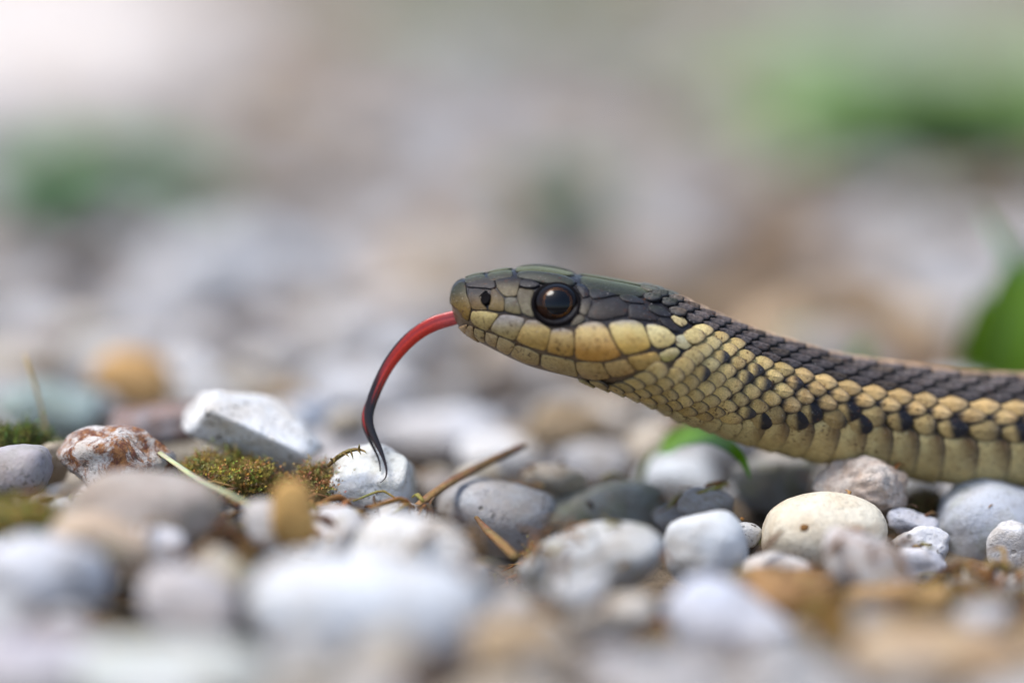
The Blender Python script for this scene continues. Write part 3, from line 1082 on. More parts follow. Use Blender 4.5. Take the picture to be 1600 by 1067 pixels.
# label, px, py, w, h, y, depth ratio, style, colour, tilt deg, props
HEROES = [
    ('smooth cream egg-shaped pebble with one small brown pit', 1288, 836, 196, 136, -0.55, 0.9, 'egg', (0.80, 0.74, 0.60), 4, dict(speck=0.25, stain=0.10)),
    ('rough pinkish quartz pebble with orange stains touching the snake belly', 1345, 760, 152, 104, 0.05, 0.8, 'round', (0.62, 0.55, 0.49), 12, dict(speck=0.5, stain=0.35, gloss=0.5)),
    ('smooth white dome-topped pebble beside the tiny speckled one', 1103, 857, 134, 122, -1.15, 0.9, 'round', (0.68, 0.71, 0.74), 0, dict(speck=0.1)),
    ('tiny round white pebble with brown specks touching the egg-shaped pebble', 1168, 835, 46, 42, -0.45, 1.0, 'egg', (0.72, 0.74, 0.76), 0, dict(speck=1.0)),
    ('grey pebble with brown stains behind the small leaning splinter', 772, 806, 182, 118, 0.25, 0.9, 'round', (0.50, 0.51, 0.53), 14, dict(speck=0.9, stain=0.12)),
    ('broad grey-green pebble with orange moss on its front', 945, 804, 214, 104, 0.75, 0.8, 'round', GRG, -4, dict(lichen=0.7, stain=0.2)),
    ('dull grey pebble tucked behind the cream egg-shaped pebble', 1213, 762, 134, 108, 1.15, 0.8, 'angular', (0.33, 0.32, 0.31), -10, dict(lichen=0.5)),
    ('large blue-grey rounded pebble under the snake body, brownish film on it', 1546, 822, 172, 144, 0.15, 0.8, 'round', (0.52, 0.55, 0.61), 0, dict(speck=0.4, lichen=0.35)),
    ('rough white pebble with brown grains on its upper edge', 1438, 850, 92, 62, -0.6, 0.9, 'angular', (0.74, 0.74, 0.76), 0, dict(speck=0.9, gloss=0.2)),
    ('knobbly white pebble in front of the brown-grained white pebble', 1440, 882, 84, 60, -1.0, 0.9, 'angular', (0.72, 0.72, 0.77), 0, dict(speck=0.5, gloss=0.2)),
    ('small bluish pebble behind the brown-grained white pebble', 1425, 818, 88, 46, -0.1, 0.9, 'angular', (0.56, 0.57, 0.63), 10, dict()),
    ('pointed white pebble with thin brown veins beside the blue-grey pebble', 1578, 860, 76, 96, -0.35, 0.9, 'round', (0.73, 0.74, 0.77), -6, dict(speck=0.6, gloss=0.3)),
    ('white pebble with a peach stain leaning before the cream egg-shaped pebble', 1358, 888, 168, 104, -1.9, 0.9, 'round', (0.74, 0.73, 0.73), 24, dict(stain=0.4)),
    ('flat white pebble just in front of the cream egg-shaped pebble', 1212, 890, 112, 52, -1.5, 0.9, 'round', (0.74, 0.74, 0.74), 0, dict(stain=0.1)),
    ('smooth brown pebble below the flat white pebble', 1222, 940, 190, 100, -2.6, 0.9, 'round', (0.40, 0.24, 0.10), 0, dict(stain=0.3)),
    ('large pale blue-white pebble beside the smooth brown pebble', 1135, 972, 206, 138, -3.5, 0.9, 'round', (0.64, 0.67, 0.76), 12, dict()),
    ('big grey pebble in front of the grey-green pebble', 925, 880, 236, 112, -1.8, 0.85, 'round', (0.54, 0.55, 0.55), -12, dict(lichen=0.35)),
    ('pale white pebble in front of the chalky block the tongue touches', 645, 868, 206, 126, -2.4, 0.9, 'round', (0.72, 0.71, 0.69), 8, dict()),
    ('largest pebble, smooth and blue-white, with moss against it', 575, 958, 380, 196, -4.3, 0.8, 'egg', (0.72, 0.75, 0.79), 8, dict(speck=0.1)),
    ('white flattish pebble beside brown twigs and chaff', 1535, 918, 124, 62, -1.6, 0.9, 'round', (0.74, 0.73, 0.71), 0, dict(stain=0.15)),
    ('tan pebble among brown chaff in front of the peach-stained pebble', 1400, 945, 170, 70, -2.6, 0.9, 'angular', (0.55, 0.36, 0.15), 0, dict(stain=0.4)),
    ('broad brownish-pink pebble beyond the brown chaff', 1470, 1030, 300, 110, -5.0, 0.8, 'round', (0.55, 0.42, 0.27), 0, dict(stain=0.3)),
    ('cream pebble between the grey pebble and the blue-white one', 955, 968, 140, 76, -3.4, 0.9, 'round', (0.66, 0.62, 0.55), 0, dict(stain=0.15)),
    ('mottled rust and white rock with a pale straw lying across', 182, 722, 192, 116, -0.15, 0.8, 'angular', (0.66, 0.64, 0.63), 6, dict(stain=1.0, speck=0.6)),
    ('brownish grey stone in front of the mottled rust and white rock', 225, 796, 250, 116, -2.1, 0.8, 'round', (0.46, 0.41, 0.37), 6, dict(stain=0.15, lichen=0.2)),
    ('dark banded rock with an orange patch behind the olive moss', 255, 664, 170, 66, 1.5, 0.8, 'angular', (0.27, 0.255, 0.27), -4, dict(stain=0.55, speck=1.0)),
    ('small cream stone between the rust mottled rock and a grey one', 78, 722, 84, 74, 0.35, 0.9, 'angular', (0.70, 0.62, 0.50), 0, dict(speck=0.4)),
    ('grey-violet pebble beside the small cream stone', 22, 735, 116, 84, -0.5, 0.9, 'round', (0.46, 0.43, 0.46), 0, dict(speck=0.6, lichen=0.2)),
    ('bright orange stone beyond the dark banded rock', 208, 592, 132, 100, 4.6, 0.8, 'round', (0.70, 0.42, 0.17), 10, dict(stain=0.1)),
    ('blue-green lichened rock behind the dry stalk', 78, 640, 170, 90, 3.0, 0.8, 'angular', (0.36, 0.46, 0.46), 0, dict(lichen=0.3)),
    ('upright amber chip beside the chalky block the tongue touches', 460, 806, 78, 116, -2.3, 0.7, 'round', (0.70, 0.42, 0.14), 10, dict()),
    ('small grey pebble against the upright amber chip', 418, 818, 80, 76, -2.0, 0.9, 'round', (0.55, 0.53, 0.52), 0, dict()),
    ('small bright white pebble behind the grey-lavender pebble', 236, 862, 110, 80, -2.6, 0.9, 'round', (0.76, 0.76, 0.80), 0, dict()),
    ('peach pebble in front of the brownish grey stone', 160, 850, 170, 90, -2.9, 0.9, 'round', (0.66, 0.53, 0.40), 14, dict(stain=0.2)),
    ('grey-lavender pebble in front of the small bright white one', 300, 950, 180, 130, -3.8, 0.9, 'round', (0.52, 0.49, 0.49), 20, dict()),
    ('bluish white pebble in front of the peach pebble', 55, 905, 240, 150, -3.6, 0.9, 'round', (0.62, 0.63, 0.67), 10, dict()),
    ('pale greenish white pebble before the grey-lavender pebble', 270, 1062, 330, 120, -6.0, 0.9, 'round', (0.66, 0.70, 0.67), 0, dict()),
    ('lavender-grey pebble before the bluish white pebble', 40, 1050, 260, 130, -5.6, 0.9, 'round', (0.58, 0.56, 0.62), 0, dict()),
    ('white pebble in the gap under the snake chin', 1062, 748, 132, 84, 2.4, 0.9, 'round', (0.70, 0.74, 0.78), 14, dict()),
    ('pale grey pebble beyond the grey-green pebble', 925, 724, 130, 76, 2.9, 0.9, 'round', (0.60, 0.60, 0.62), 0, dict()),
    ('flat beige stone lying under the snake head', 925, 652, 190, 56, 5.2, 0.9, 'round', (0.55, 0.50, 0.44), 0, dict()),
    ('large grey-white oval stone beyond the bright orange stone', 368, 415, 250, 112, 13.0, 0.9, 'egg', (0.68, 0.70, 0.74), 8, dict()),
    ('blue-grey stone just behind the white wedge-shaped stone', 470, 655, 110, 60, 4.0, 0.9, 'round', (0.34, 0.40, 0.50), 0, dict()),
    ('pale stone behind the chalky block the tongue touches', 690, 680, 200, 92, 4.0, 0.9, 'round', (0.66, 0.66, 0.68), 6, dict()),
    ('white stone beyond the leaning splinter', 790, 716, 150, 76, 2.9, 0.9, 'round', (0.72, 0.72, 0.72), 6, dict()),
    ('dark brown stone in the gravel beyond the tongue', 775, 606, 120, 46, 7.0, 0.9, 'round', (0.18, 0.14, 0.11), 0, dict()),
    ('white stone beyond the tongue', 560, 610, 190, 80, 6.4, 0.9, 'round', (0.70, 0.71, 0.74), 0, dict()),
    ('tan stone far beyond the tip of the snout', 610, 462, 150, 60, 11.6, 0.9, 'round', (0.52, 0.38, 0.25), 0, dict()),
    ('pale stone at the edge of the bright green leaves', 1590, 566, 160, 60, 8.0, 0.9, 'round', (0.62, 0.66, 0.64), 0, dict()),
    ('brown flat stone in the gravel beyond the snake head', 1060, 430, 260, 70, 13.5, 0.9, 'round', (0.24, 0.18, 0.12), 0, dict()),
    ('broad flat pinkish white slab imitating sunlit ground at the far end of the gravel', 40, 26, 680, 80, 55.0, 5.5, 'round', (0.96, 0.89, 0.84), 0, dict(speck=0)),  # added slab: its near-white colour stands in for sunlight on the far ground
    ('white stone in front of the leaf weed, far beyond the wedge-shaped stone', 60, 520, 160, 70, 9.5, 0.9, 'round', (0.66, 0.66, 0.68), 0, dict()),
]
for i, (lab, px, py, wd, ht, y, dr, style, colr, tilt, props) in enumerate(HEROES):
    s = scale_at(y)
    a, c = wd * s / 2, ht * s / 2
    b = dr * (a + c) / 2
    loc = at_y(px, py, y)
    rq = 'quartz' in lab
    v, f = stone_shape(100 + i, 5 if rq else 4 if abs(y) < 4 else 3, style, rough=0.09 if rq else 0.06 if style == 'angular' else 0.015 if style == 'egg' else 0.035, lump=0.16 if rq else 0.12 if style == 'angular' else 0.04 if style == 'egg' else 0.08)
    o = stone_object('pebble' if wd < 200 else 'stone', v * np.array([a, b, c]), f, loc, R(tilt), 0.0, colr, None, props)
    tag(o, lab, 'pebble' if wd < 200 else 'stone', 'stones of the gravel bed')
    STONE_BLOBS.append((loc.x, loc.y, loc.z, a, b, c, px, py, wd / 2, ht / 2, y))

_e = [o for o in COL.objects if o.get('label', '').startswith('smooth cream egg')][0]
pv, pf = stone_shape(3, 2, 'round')
pl_ = at_y(1257, 826, -0.95)
pit = mesh('pit', pv * np.array([0.045, 0.03, 0.042]) + np.array(pl_), pf, flat_material('pit_clay', (0.22, 0.11, 0.04), 0.9, 0.1))
pb = BVHTree.FromPolygons([_e.matrix_basis @ q.co for q in _e.data.vertices], [tuple(p.vertices) for p in _e.data.polygons])
hl_, hn_, _i, _d = pb.ray_cast(CAM, ray(1257, 826))
pit.parent = _e
pit.matrix_parent_inverse = _e.matrix_basis.inverted()
pit.location = hl_ - ray(1257, 826) * -0.018
SHORT = []
for q, h in zip(STONE_BLOBS, HEROES):
    w_ = h[0]
    for cut in (' with ', ' in front', ' behind', ' beside', ' beyond', ' between', ' tucked', ' leaning', ' just', ' below', ' before', ' touching', ' among', ' under', ' against', ' lying', ' far', ' at the', ' in the', ','):
        if cut in w_: w_ = w_[:w_.index(cut)]
    if len(w_.split()) > 2: SHORT.append((q[0], q[1], w_))
# the chalky block the tongue touches, and the white wedge
p0 = at_y(572, 752, 0.1)
v, f = stone_shape(7, 5, planes=[(-0.05, -0.62, 0.78, 0.62), (1, -0.05, 0.05, 0.92), (-1, -0.1, 0.25, 0.95), (0.05, -1, -0.12, 0.80), (0, 1, 0.3, 0.9), (0, 0, -1, 0.9), (0.5, 0.2, 0.85, 0.86), (-0.6, -0.1, 0.8, 0.72), (0, 0.5, 0.9, 0.80)], p=26, rough=0.035, lump=0.08)
o = stone_object('chalk_block', v * np.array([0.44, 0.42, 0.36]), f, p0, R(3), R(-4), CHALK, None, dict(speck=0.75, lichen=0.28))
tag(o, 'chalky white block with dark specks under the tongue tip', 'stone', 'stones of the gravel bed')
STONE_BLOBS.append((p0.x, p0.y, p0.z, 0.44, 0.42, 0.36, 572, 752, 80, 62, 0.1))
p0 = at_y(400, 668, 0.6)
v, f = stone_shape(9, 5, planes=[(0.05, -0.55, 0.83, 0.42), (0.0, -0.90, -0.45, 0.50), (-1, -0.15, 0.1, 0.93), (0.9, -0.1, -0.3, 0.95), (0.5, 0.2, 0.80, 0.75), (0, 1, 0.1, 0.8), (0, 0, -1, 0.75), (0.6, -0.3, 0.55, 0.82), (-0.4, 0.3, 0.8, 0.70)], p=18, rough=0.03, lump=0.07)
o = stone_object('wedge_stone', v * np.array([0.64, 0.44, 0.29]), f, p0, R(24), R(0), (0.80, 0.82, 0.84), None, dict(speck=1.0))
tag(o, 'white wedge-shaped stone with black pits tilted over olive moss', 'stone', 'stones of the gravel bed')
STONE_BLOBS.append((p0.x, p0.y, p0.z, 0.62, 0.42, 0.34, 400, 668, 105, 55, 1.0))

# ---- tongue
TP = [(732, 492, 20), (718, 494.5, 22), (703, 498.5, 23), (682, 504, 24), (657, 517, 23), (633, 537, 22), (611, 564, 20), (595, 592, 18.5), (583, 620, 17.5),
      (576.5, 643, 16), (577, 661, 13.5), (583, 679, 11.5), (591, 696, 9.5), (598, 712, 6), (603, 728, 4), (604, 740, 2.8), (601, 748, 1.9), (594, 754, 1.0)]


def tongue_mesh(name, pts, parent, y0, squash, tip_y, off=0.0):
    rows = []
    for i, (x, y, wd) in enumerate(pts):
        p = at_y(x, y, y0 + (tip_y - y0) * max(0, (y - 560) / 180) ** 1.5 + off)
        rows.append([p.x, p.y, p.z, wd * K / 2, x])
    Q = catmull(rows, 22)
    T = np.gradient(Q[:, :3], axis=0)
    T /= np.linalg.norm(T, axis=1)[:, None]
    n, V, C = 20, [], []
    L = np.concatenate([[0], np.cumsum(np.linalg.norm(np.diff(Q[:, :3], axis=0), axis=1))])
    L /= L[-1]
    for i in range(len(Q)):
        side = np.array([0, -1.0, 0])
        nrm = np.cross(T[i], side)
        nrm /= np.linalg.norm(nrm)
        if i == 0 and nrm[2] < 0: pass
        for k in range(n):
            a = 2 * math.pi * k / n
            ca, sa = math.cos(a), math.sin(a)
            groove = 1 - 0.22 * math.exp(-((a - 0.5 * math.pi + 0.35) / 0.28) ** 2)
            V.append(Q[i, :3] + nrm * (Q[i, 3] * ca) + side * (Q[i, 3] * squash * sa * groove))
            f = L[i]
            upper = ca if nrm[2] > 0 or nrm[0] < 0 else -ca
            c = mixc((0.52, 0.12, 0.13), (0.60, 0.035, 0.018), f / 0.2)
            c = mixc(c, (0.010, 0.006, 0.006), (f - 0.43 - 0.05 * math.sin(9 * a)) / 0.15)
            if f > 0.10: c = mixc(c, (0.02, 0.006, 0.006), (upper - 0.84 + max(0, f - 0.15) * 1.2) * 5.0)
            c = mixc(c, (0.25, 0.02, 0.04), 0.7 * math.exp(-((a - 0.5 * math.pi + 0.35) / 0.2) ** 2) * (1 if f < 0.5 else 0))
            if f > 0.90: c = mixc(c, (0.06, 0.045, 0.04), (f - 0.90) * 5)
            C.append(c)
    m = len(Q)
    F = [(i * n + k, i * n + (k + 1) % n, (i + 1) * n + (k + 1) % n, (i + 1) * n + k) for i in range(m - 1) for k in range(n)]
    F.append(tuple(range(n))[::-1])
    F.append(tuple((m - 1) * n + k for k in range(n)))
    return mesh(name, np.array(V), F, M_TONGUE, parent, C)


_bl = [o for o in COL.objects if o.name == 'chalk_block'][0]
_mb = Matrix.Translation(_bl.location) @ _bl.rotation_euler.to_matrix().to_4x4()
_bb = BVHTree.FromPolygons([_mb @ q.co for q in _bl.data.vertices], [tuple(p.vertices) for p in _bl.data.polygons])
_h = _bb.ray_cast(CAM, ray(598, 750))[0]
TIP_Y = (_h.y if _h is not None else -0.3) - 0.03
TONGUE = tongue_mesh('tongue', TP, SNAKE, -0.02, 0.42, TIP_Y)
FT = [(596, 588, 5), (582, 612, 7), (572, 636, 8), (568, 655, 7), (572, 674, 6), (580, 692, 5), (588, 708, 3.8), (593, 722, 2.8), (594, 736, 1.6)]
tongue_mesh('tongue_tip', FT, TONGUE, -0.02, 0.8, TIP_Y, 0.05)

# ------------------------------------------------------------------ the gravel bed: stones dropped one by one on a height map
GX0, GX1, GY0, GY1, CELL = -14.0, 14.0, -10.0, 75.0, 0.10
NXC, NYC = int((GX1 - GX0) / CELL), int((GY1 - GY0) / CELL)
xs = GX0 + (np.arange(NXC) + 0.5) * CELL
ys = GY0 + (np.arange(NYC) + 0.5) * CELL
HM = soil_height(*np.meshgrid(xs, ys))


def footprint(x, y, a, b):
    i0, i1 = max(0, int((x - a - GX0) / CELL)), min(NXC, int((x + a - GX0) / CELL) + 2)
    j0, j1 = max(0, int((y - b - GY0) / CELL)), min(NYC, int((y + b - GY0) / CELL) + 2)
    if i0 >= i1 or j0 >= j1: return None
    gx, gy = np.meshgrid((xs[i0:i1] - x) / a, (ys[j0:j1] - y) / b)
    q = 1 - gx ** 2 - gy ** 2
    return slice(j0, j1), slice(i0, i1), q


for (x, y, z, a, b, c, *_r) in STONE_BLOBS:
    fp = footprint(x, y, a, b)
    if fp is None: continue
    sj, si, q = fp
    top = z + c * np.sqrt(np.maximum(q, 0))
    HM[sj, si] = np.where(q > 0, np.maximum(HM[sj, si], top), HM[sj, si])
# the lying snake keeps stones out of its body
SN = [(p[0], p[1], p[2], w_) for p, w_, px in zip(LC[::6], LW[::6], LPX[::6])]
rs = np.random.RandomState(11)
KINDS = [
    ('white', (0.72, 0.73, 0.75), 'round', 'rounded white pebble'),
    ('cool', (0.60, 0.62, 0.66), 'round', 'bluish grey pebble'),
    ('grey', (0.42, 0.41, 0.40), 'angular', 'rough grey pebble'),
    ('cream', (0.66, 0.60, 0.50), 'round', 'rounded cream pebble'),
    ('tan', (0.48, 0.36, 0.23), 'angular', 'rough tan pebble'),
    ('brown', (0.22, 0.155, 0.10), 'angular', 'dark brown chip'),
]
WEI = np.array([0.30, 0.20, 0.15, 0.15, 0.12, 0.08])
WEI_FAR = np.array([0.20, 0.26, 0.30, 0.08, 0.07, 0.09])
WEI_BROWN = np.array([0.08, 0.08, 0.30, 0.10, 0.20, 0.24])
WEI_GREY = np.array([0.12, 0.22, 0.34, 0.14, 0.12, 0.06])


def brownness(x, y):
    """0..1: ground with more earth and tan chips than pale stone"""
    v = noise.noise(Vector((x * 0.30, y * 0.16, 3.3))) * 1.5
    v += 1.3 * math.exp(-((x - 2.8) / 2.4) ** 2 - ((y - 12.5) / 6.0) ** 2)
    v += 0.5 * math.exp(-((x - 3.2) / 2.5) ** 2 - ((y - 30) / 8) ** 2)
    v -= 0.8 * math.exp(-((x + 2.6) / 2.5) ** 2 - ((y - 13) / 4.0) ** 2)
    return v
FILL = []


def clear_of_snake(x, y, z, r):
    for sx, sy, sz, sw in SN:
        if abs(x - sx) < r + 0.7 and (x - sx) ** 2 + (y - sy) ** 2 < (r + sw * 0.9) ** 2 and z + r > sz - 0.42:
            return False
    return True


def drop(x, y, a, b, c, zmax):
    fp = footprint(x, y, a, b)
    if fp is None: return None
    sj, si, q = fp
    if not (q > 0.05).any(): return None
    low = c * np.sqrt(np.maximum(q, 0))
    gap = np.where(q > 0.03, HM[sj, si] + low, -9)
    z = np.quantile(gap[q > 0.03], 0.80) - 0.06 * c
    if z + c > zmax: return None
    HM[sj, si] = np.where(q > 0, np.maximum(HM[sj, si], z + low), HM[sj, si])
    return z


def occludes(x, y, z, a, c):
    """would it hide a named stone behind it, or the tongue?"""
    px, py = proj((x, y, z))
    s = scale_at(y)
    rx, rz = a / s, c / s
    for (_x, _y, _z, _a, _b, _c, hx, hy, hw, hh, yy) in STONE_BLOBS:
        if y < _y and abs(px - hx) < hw + rx * 0.7 and py - rz < hy + hh * 0.45 and py + rz > hy - hh:
            return True
    if y < 0.6 and 480 < px < 720 and py - rz < 700: return True
    return False


tries = 0
while tries < 36000:
    tries += 1
    t = rs.rand()
    y = -8.5 + 82 * t ** 1.9
    half = min(13.5, 0.1286 * (DIST + y) + 4.0)
    x = rs.uniform(-half, half)
    big = 1 + max(0, min(y, 30) - 3) * 0.035
    r = rs.uniform(0.22, 0.62) * (0.85 if y < 4 else 1.0) * big
    if rs.rand() < 0.12: r *= 1.5
    asp = rs.uniform(0.7, 1.25)
    a, b, c = r * asp, r / asp * rs.uniform(0.8, 1.1), r * rs.uniform(0.55, 0.8)
    zlim = 0.30 if y > 2.5 else 0.12
    zlim = max(zlim, 0.05 + 0.004 * y + 0.28 * rs.rand()) if y > 2.5 else zlim
    fp = footprint(x, y, a, b)
    if fp is None: continue
    gz = HM[fp[0], fp[1]]
    if gz.max() > zlim - 0.25 * c: continue
    if occludes(x, y, -0.1, a, c): continue
    if not clear_of_snake(x, y, 0.0, max(a, b)): continue
    bn = brownness(x, y)
    if y > 6 and bn > 0.55 and rs.rand() < 0.75: continue
    k = rs.choice(len(KINDS), p=WEI_BROWN if bn > 0.3 else ((WEI if y < 7 else WEI_FAR) if bn < 0.05 else WEI_GREY))
    z = drop(x, y, a, b, c, zlim + 0.18)
    if z is None: continue
    FILL.append((y, x, z, a, b, c, k, rs.uniform(0, math.pi), rs.uniform(-0.4, 0.4), rs.uniform(0.8, 1.12)))

# tint by place: brown chaffy ground beyond the head, pale path at the far left
FILL.sort()


def kind_color(k, x, y, j):
    col = np.array(KINDS[k][1]) * j
    px, py = proj((x, y, 0))
    return tuple(np.clip(col, 0.02, 0.82))


VAR = {}
for st in ('round', 'angular'):
    VAR[st] = []
    for q in range(8):
        v, f = stone_shape(500 + q + (50 if st == 'angular' else 0), 3, st, rough=0.03, lump=0.08)
        me = bpy.data.meshes.new('pebble_' + st)
        me.from_pydata(v.tolist(), [], f)
        me.polygons.foreach_set('use_smooth', [True] * len(me.polygons))
        me.update()
        me.materials.append(M_STONE)
        VAR[st].append(me)
near = [q for q in FILL if abs(proj((q[1], q[0], q[2]))[0] - 800) < 840 and proj((q[1], q[0], q[2]))[1] < 1120]
near_set = set(id(q) for q in near[:250])
GVs, GCs = [], []
FV = {st: [stone_shape(800 + q, 2, st, rough=0.03, lump=0.10)[0] for q in range(6)] for st in ('round', 'angular')}
for n_, q in enumerate(FILL):
    y, x, z, a, b, c, k, yaw, tl, j = q
    st = KINDS[k][2]
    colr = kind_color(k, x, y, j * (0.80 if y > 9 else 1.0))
    if id(q) in near_set:
        o = stone_object('pebble', None, None, (x, y, z), tl, yaw, colr, VAR[st][n_ % 8], dict(speck=rs.uniform(0.1, 0.8), stain=rs.uniform(0, 0.3), lichen=rs.uniform(0, 0.3)), (a, b, c))
        near_h = min(SHORT, key=lambda h: (h[0] - x) ** 2 + (h[1] - y) ** 2)
        size = 'tiny' if max(a, c) < 0.26 else 'small' if max(a, c) < 0.42 else 'medium'
        rel = 'behind' if y > near_h[1] + 0.7 else 'before' if y < near_h[1] - 0.7 else 'beside'
        tag(o, '%s %s in the gravel %s the %s' % (size, KINDS[k][3], rel, near_h[2]), 'pebble', 'loose ' + KINDS[k][0] + ' pebbles')
    else:
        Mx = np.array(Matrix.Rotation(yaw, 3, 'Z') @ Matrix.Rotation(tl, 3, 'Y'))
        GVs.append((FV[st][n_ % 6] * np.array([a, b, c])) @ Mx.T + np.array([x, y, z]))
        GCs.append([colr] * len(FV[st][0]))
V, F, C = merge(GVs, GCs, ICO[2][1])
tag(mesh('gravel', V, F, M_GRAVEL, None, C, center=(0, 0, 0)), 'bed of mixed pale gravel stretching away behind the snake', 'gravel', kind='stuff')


# ------------------------------------------------------------------ twigs, straw, moss, leaves
def tube(name, pts, radii, cols, mat, parent=None, n=8, flat=1.0, wob=0.0, seed=0, mk=True):
    P = np.array([tuple(p) for p in pts], float)
    r_ = np.random.RandomState(seed)
    Q = catmull(np.hstack([P, np.array(radii)[:, None]]), 14)
    T = np.gradient(Q[:, :3], axis=0)
    T /= np.linalg.norm(T, axis=1)[:, None] + 1e-9
    V, C = [], []
    for i in range(len(Q)):
        s = np.cross(T[i], [0, 0, 1.0])
        if np.linalg.norm(s) < 0.05: s = np.array([1.0, 0, 0])
        s /= np.linalg.norm(s)
        u = np.cross(s, T[i])
        for k in range(n):
            a = 2 * math.pi * k / n
            rr = Q[i, 3] * (1 + wob * r_.uniform(-1, 1))
            V.append(Q[i, :3] + s * (rr * math.cos(a)) + u * (rr * flat * math.sin(a)))
            t = i / max(1, len(Q) - 1)
            c = mixc(cols[0], cols[1], t)
            C.append(tuple(v * r_.uniform(0.8, 1.15) for v in c))
    m = len(Q)
    F = [(i * n + k, i * n + (k + 1) % n, (i + 1) * n + (k + 1) % n, (i + 1) * n + k) for i in range(m - 1) for k in range(n)]
    F.append(tuple(range(n))[::-1])
    F.append(tuple((m - 1) * n + k for k in range(n)))
    if mk:
        return mesh(name, np.array(V), F, mat, parent, C)
    return V, F, C


BRN, BRN2, STRAW = (0.20, 0.115, 0.055), (0.13, 0.075, 0.05), (0.50, 0.44, 0.24)


def pxs(L): return [at_y(x, y, d) for x, y, d in L]


tag(tube('splinter', pxs([(640, 800, -0.45), (690, 762, -0.1), (750, 728, 0.25), (805, 702, 0.55), (822, 695, 0.62)]), [0.036, 0.046, 0.050, 0.048, 0.02], ((0.34, 0.20, 0.09), (0.15, 0.085, 0.05)), M_WOOD, None, 10, 0.7, 0.06, 3),
    'brown wood splinter leaning up beside the chalky white block', 'splinter')
tag(tube('twig', pxs([(744, 808, -0.5), (765, 832, -0.75), (785, 850, -0.95), (806, 872, -1.2)]), [0.02, 0.040, 0.046, 0.04], ((0.22, 0.12, 0.06), (0.32, 0.19, 0.08)), M_WOOD, None, 8, 0.8, 0.08, 4),
    'short brown twig lying against the grey stained pebble', 'twig')
tag(tube('straw', pxs([(222, 688, 0.15), (262, 716, -0.35), (305, 745, -0.8), (350, 768, -1.2), (405, 795, -1.6)]), [0.022, 0.030, 0.032, 0.030, 0.02], ((0.55, 0.58, 0.33), (0.42, 0.45, 0.26)), M_LEAF, None, 8, 0.45, 0.03, 5),
    'pale green dry straw lying across the rust mottled rock', 'straw')
tag(tube('dry_stalk', pxs([(76, 692, 0.7), (68, 650, 0.75), (56, 605, 0.8), (44, 570, 0.85), (38, 552, 0.9)]), [0.030, 0.022, 0.020, 0.026, 0.008], ((0.30, 0.26, 0.08), (0.52, 0.38, 0.20)), M_LEAF, None, 7, 0.6, 0.08, 6),
    'thin upright dry stalk beside the blue-green lichened rock', 'stalk')
for lab, L, rd in (
    ('dark brown needle sticking up beside the flat white pebble', [(1186, 864, -1.7), (1202, 848, -1.6), (1224, 826, -1.45)], [0.03, 0.035, 0.02]),
    ('dark brown needle lying on the peach-stained white pebble', [(1285, 872, -2.3), (1300, 856, -2.2), (1316, 838, -2.1)], [0.03, 0.036, 0.022]),
    ('long dark twig across the brown chaff', [(1530, 905, -1.75), (1565, 908, -1.7), (1600, 915, -1.6), (1650, 918, -1.5)], [0.02, 0.035, 0.035, 0.03]),
    ('reddish bud scale stuck on the white flattish pebble', [(1556, 873, -1.4), (1565, 883, -1.45), (1578, 893, -1.5)], [0.012, 0.04, 0.015]),
    ('dark crooked twig lying before the pale white pebble', [(395, 860, -2.2), (420, 845, -2.1), (400, 830, -2.0), (372, 815, -2.0)], [0.03, 0.04, 0.04, 0.02]),
):
    tag(tube('twig', pxs(L), rd, (BRN2, BRN), M_WOOD, None, 7, 0.7, 0.1, 8), lab, 'twig')


